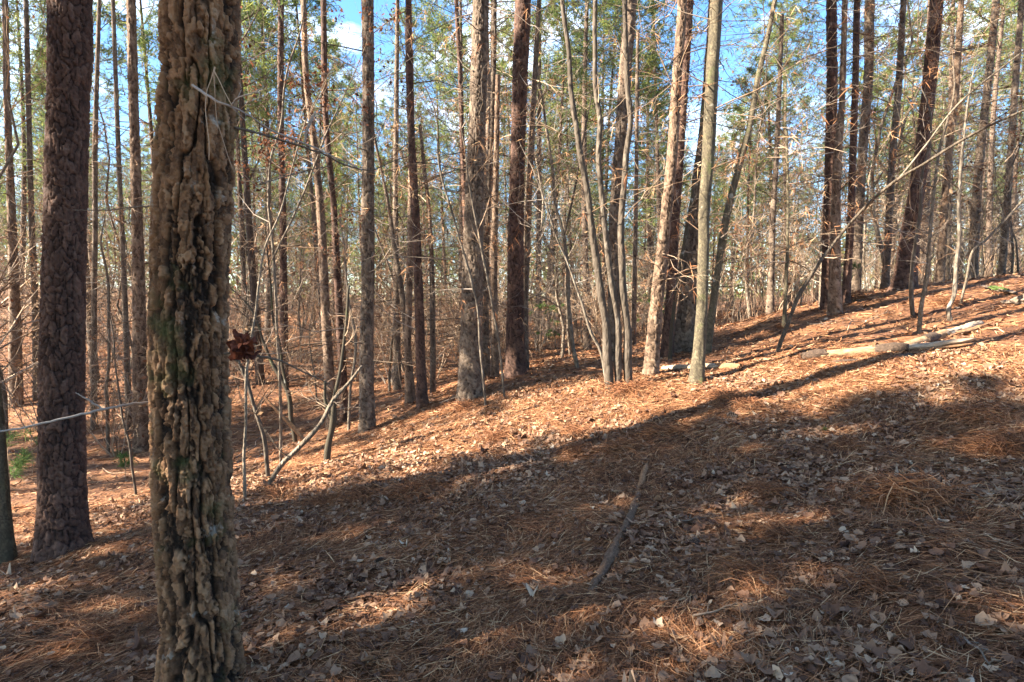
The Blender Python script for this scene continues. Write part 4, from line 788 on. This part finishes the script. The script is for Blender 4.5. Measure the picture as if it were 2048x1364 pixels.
# unseen pines added outside the frame to shade the slope and cut sky fill
rng = random.Random(5)
SH = [(-9,2.6,2,.75),(-12,5.1,0,.7),(-15,3.5,3,.9),(-21.5,4.7,3,.98),(-10,.7,4,.9),(-13.5,.2,2,1.),(-17,.9,0,1.),(-21,-.3,3,1.),(-7.5,-.6,4,.8),(-11,-1.5,1,.9),(-15,-2.2,2,1.)]
sdx, sdy = -math.sin(R(SUN_AZ)), -math.cos(R(SUN_AZ)); SH = [(x, (c + sdy * x) / sdx, k, sc) for x, c, k, sc in SH] + [(6.5,-3,1,.9),(12,2,0,1.),(16,-4,2,1.),(2,-7,3,1.),(-3,-9,1,1.),(7,-10,0,1.),(-14,-12,2,1.2),(14,-12,2,1.2),(-3,-4,0,.9),(4,-6,2,.9),(-6,-6,3,.8),(9,-6,4,1.),(1,-10,2,1.),(-1,-5.5,4,.7),(5.5,-2.5,4,.7),(-26,17,3,1.),(-17,14.5,1,.9),(-11,7.3,3,.7),(-22,7.4,2,1.),(-28,8,3,1.1),(-18,6.2,3,.85)]  # fixed entries: pines added behind the camera and at left to dim light
for i, (x, y, k, sc) in enumerate(SH):
    tag(put(QP, k, x, y, sc, rng.uniform(0, 6.28), .015), 'unseen tall pine added outside the frame to block light', 'tree', 'added pines outside the frame')

# thicket of dead brush that reads as one mass
rs = np.random.RandomState(9)
N = 27000; u_ = rs.rand(N); Y_ = 11.5 + 62 * u_ ** 1.25; x = rs.uniform(-1.02, 1.02, N) * Y_
kp = rs.rand(N) < np.clip(.5 + 2.5 * fbm2(x * .35, Y_ * .35, 3, 3), .06, 1) * np.where(np.abs(x - 1) < 9, np.clip((Y_ - 12.5) / 5, 0, 1), 1); kp &= ~((x > 5) & (Y_ < 14)); x, Y_ = x[kp], Y_[kp]; N = len(x)
h = H(x, Y_); hh = np.clip(rs.gamma(2.2, .42, N), .1, 3.2)
D = unit(np.stack([rs.normal(0, .38, N), rs.normal(0, .38, N), np.ones(N)], -1)); P_ = np.stack([x, Y_, h + rs.rand(N) * hh * .6], -1)
V, f, k = blades(P_, D, hh * rs.uniform(.4, 1., N), .004 + .00033 * Y_, rs, .25)
tag(link('undergrowth', mkmesh('undergrowth', V, f, {'t': np.repeat(rs.rand(N), k)}), M['twig_warm']), 'tangled tan and brown leafless brush under the far trees', 'undergrowth', None, 'stuff')
N = 20000; Y_ = 13 + 60 * rs.rand(N) ** 1.2; x = rs.uniform(-1.02, 1.02, N) * Y_; kp = rs.rand(N) < np.clip(.42 + 3.2 * fbm2(x * .3, Y_ * .3, 3, 13), .03, 1); kp &= ~((x > 5) & (Y_ < 15)); x, Y_ = x[kp], Y_[kp]; N = len(x)
P_ = np.stack([x, Y_, H(x, Y_) + np.clip(rs.gamma(2., .75, N), .05, 6)], -1)
tag(link('brown_foliage', leaf_mesh('brown_foliage', P_, .10, rs), M['leaf_tan']), 'dry tan leaves still held in the far brush', 'undergrowth', None, 'stuff')

# the far wood beyond the last trees one can tell apart
N = 36000; Y_ = rs.uniform(84, 112, N); x = rs.uniform(-1.1, 1.1, N) * Y_; z = H(x, Y_) + 10 * rs.rand(N) ** .9; kp = rs.rand(N) < np.clip(.75 + 1.8 * (vn3(x * .25, Y_ * .25, z * .3, 4) - .5) - np.clip(z - 14, 0, 9) * .06, .05, 1); x, Y_, z = x[kp], Y_[kp], z[kp]; N = len(x)
V, f, k = blades(np.stack([x, Y_, z], -1), unit(rs.normal(size=(N, 3))), rs.uniform(.7, 1.5, N), np.full(N, .28), rs, .4)
tag(link('distant_wood', mkmesh('distant_wood', V, f, {'t': np.repeat(rs.rand(N), k)}), M['needles']), 'far-off green pine wood closing the view', 'wood', None, 'stuff')
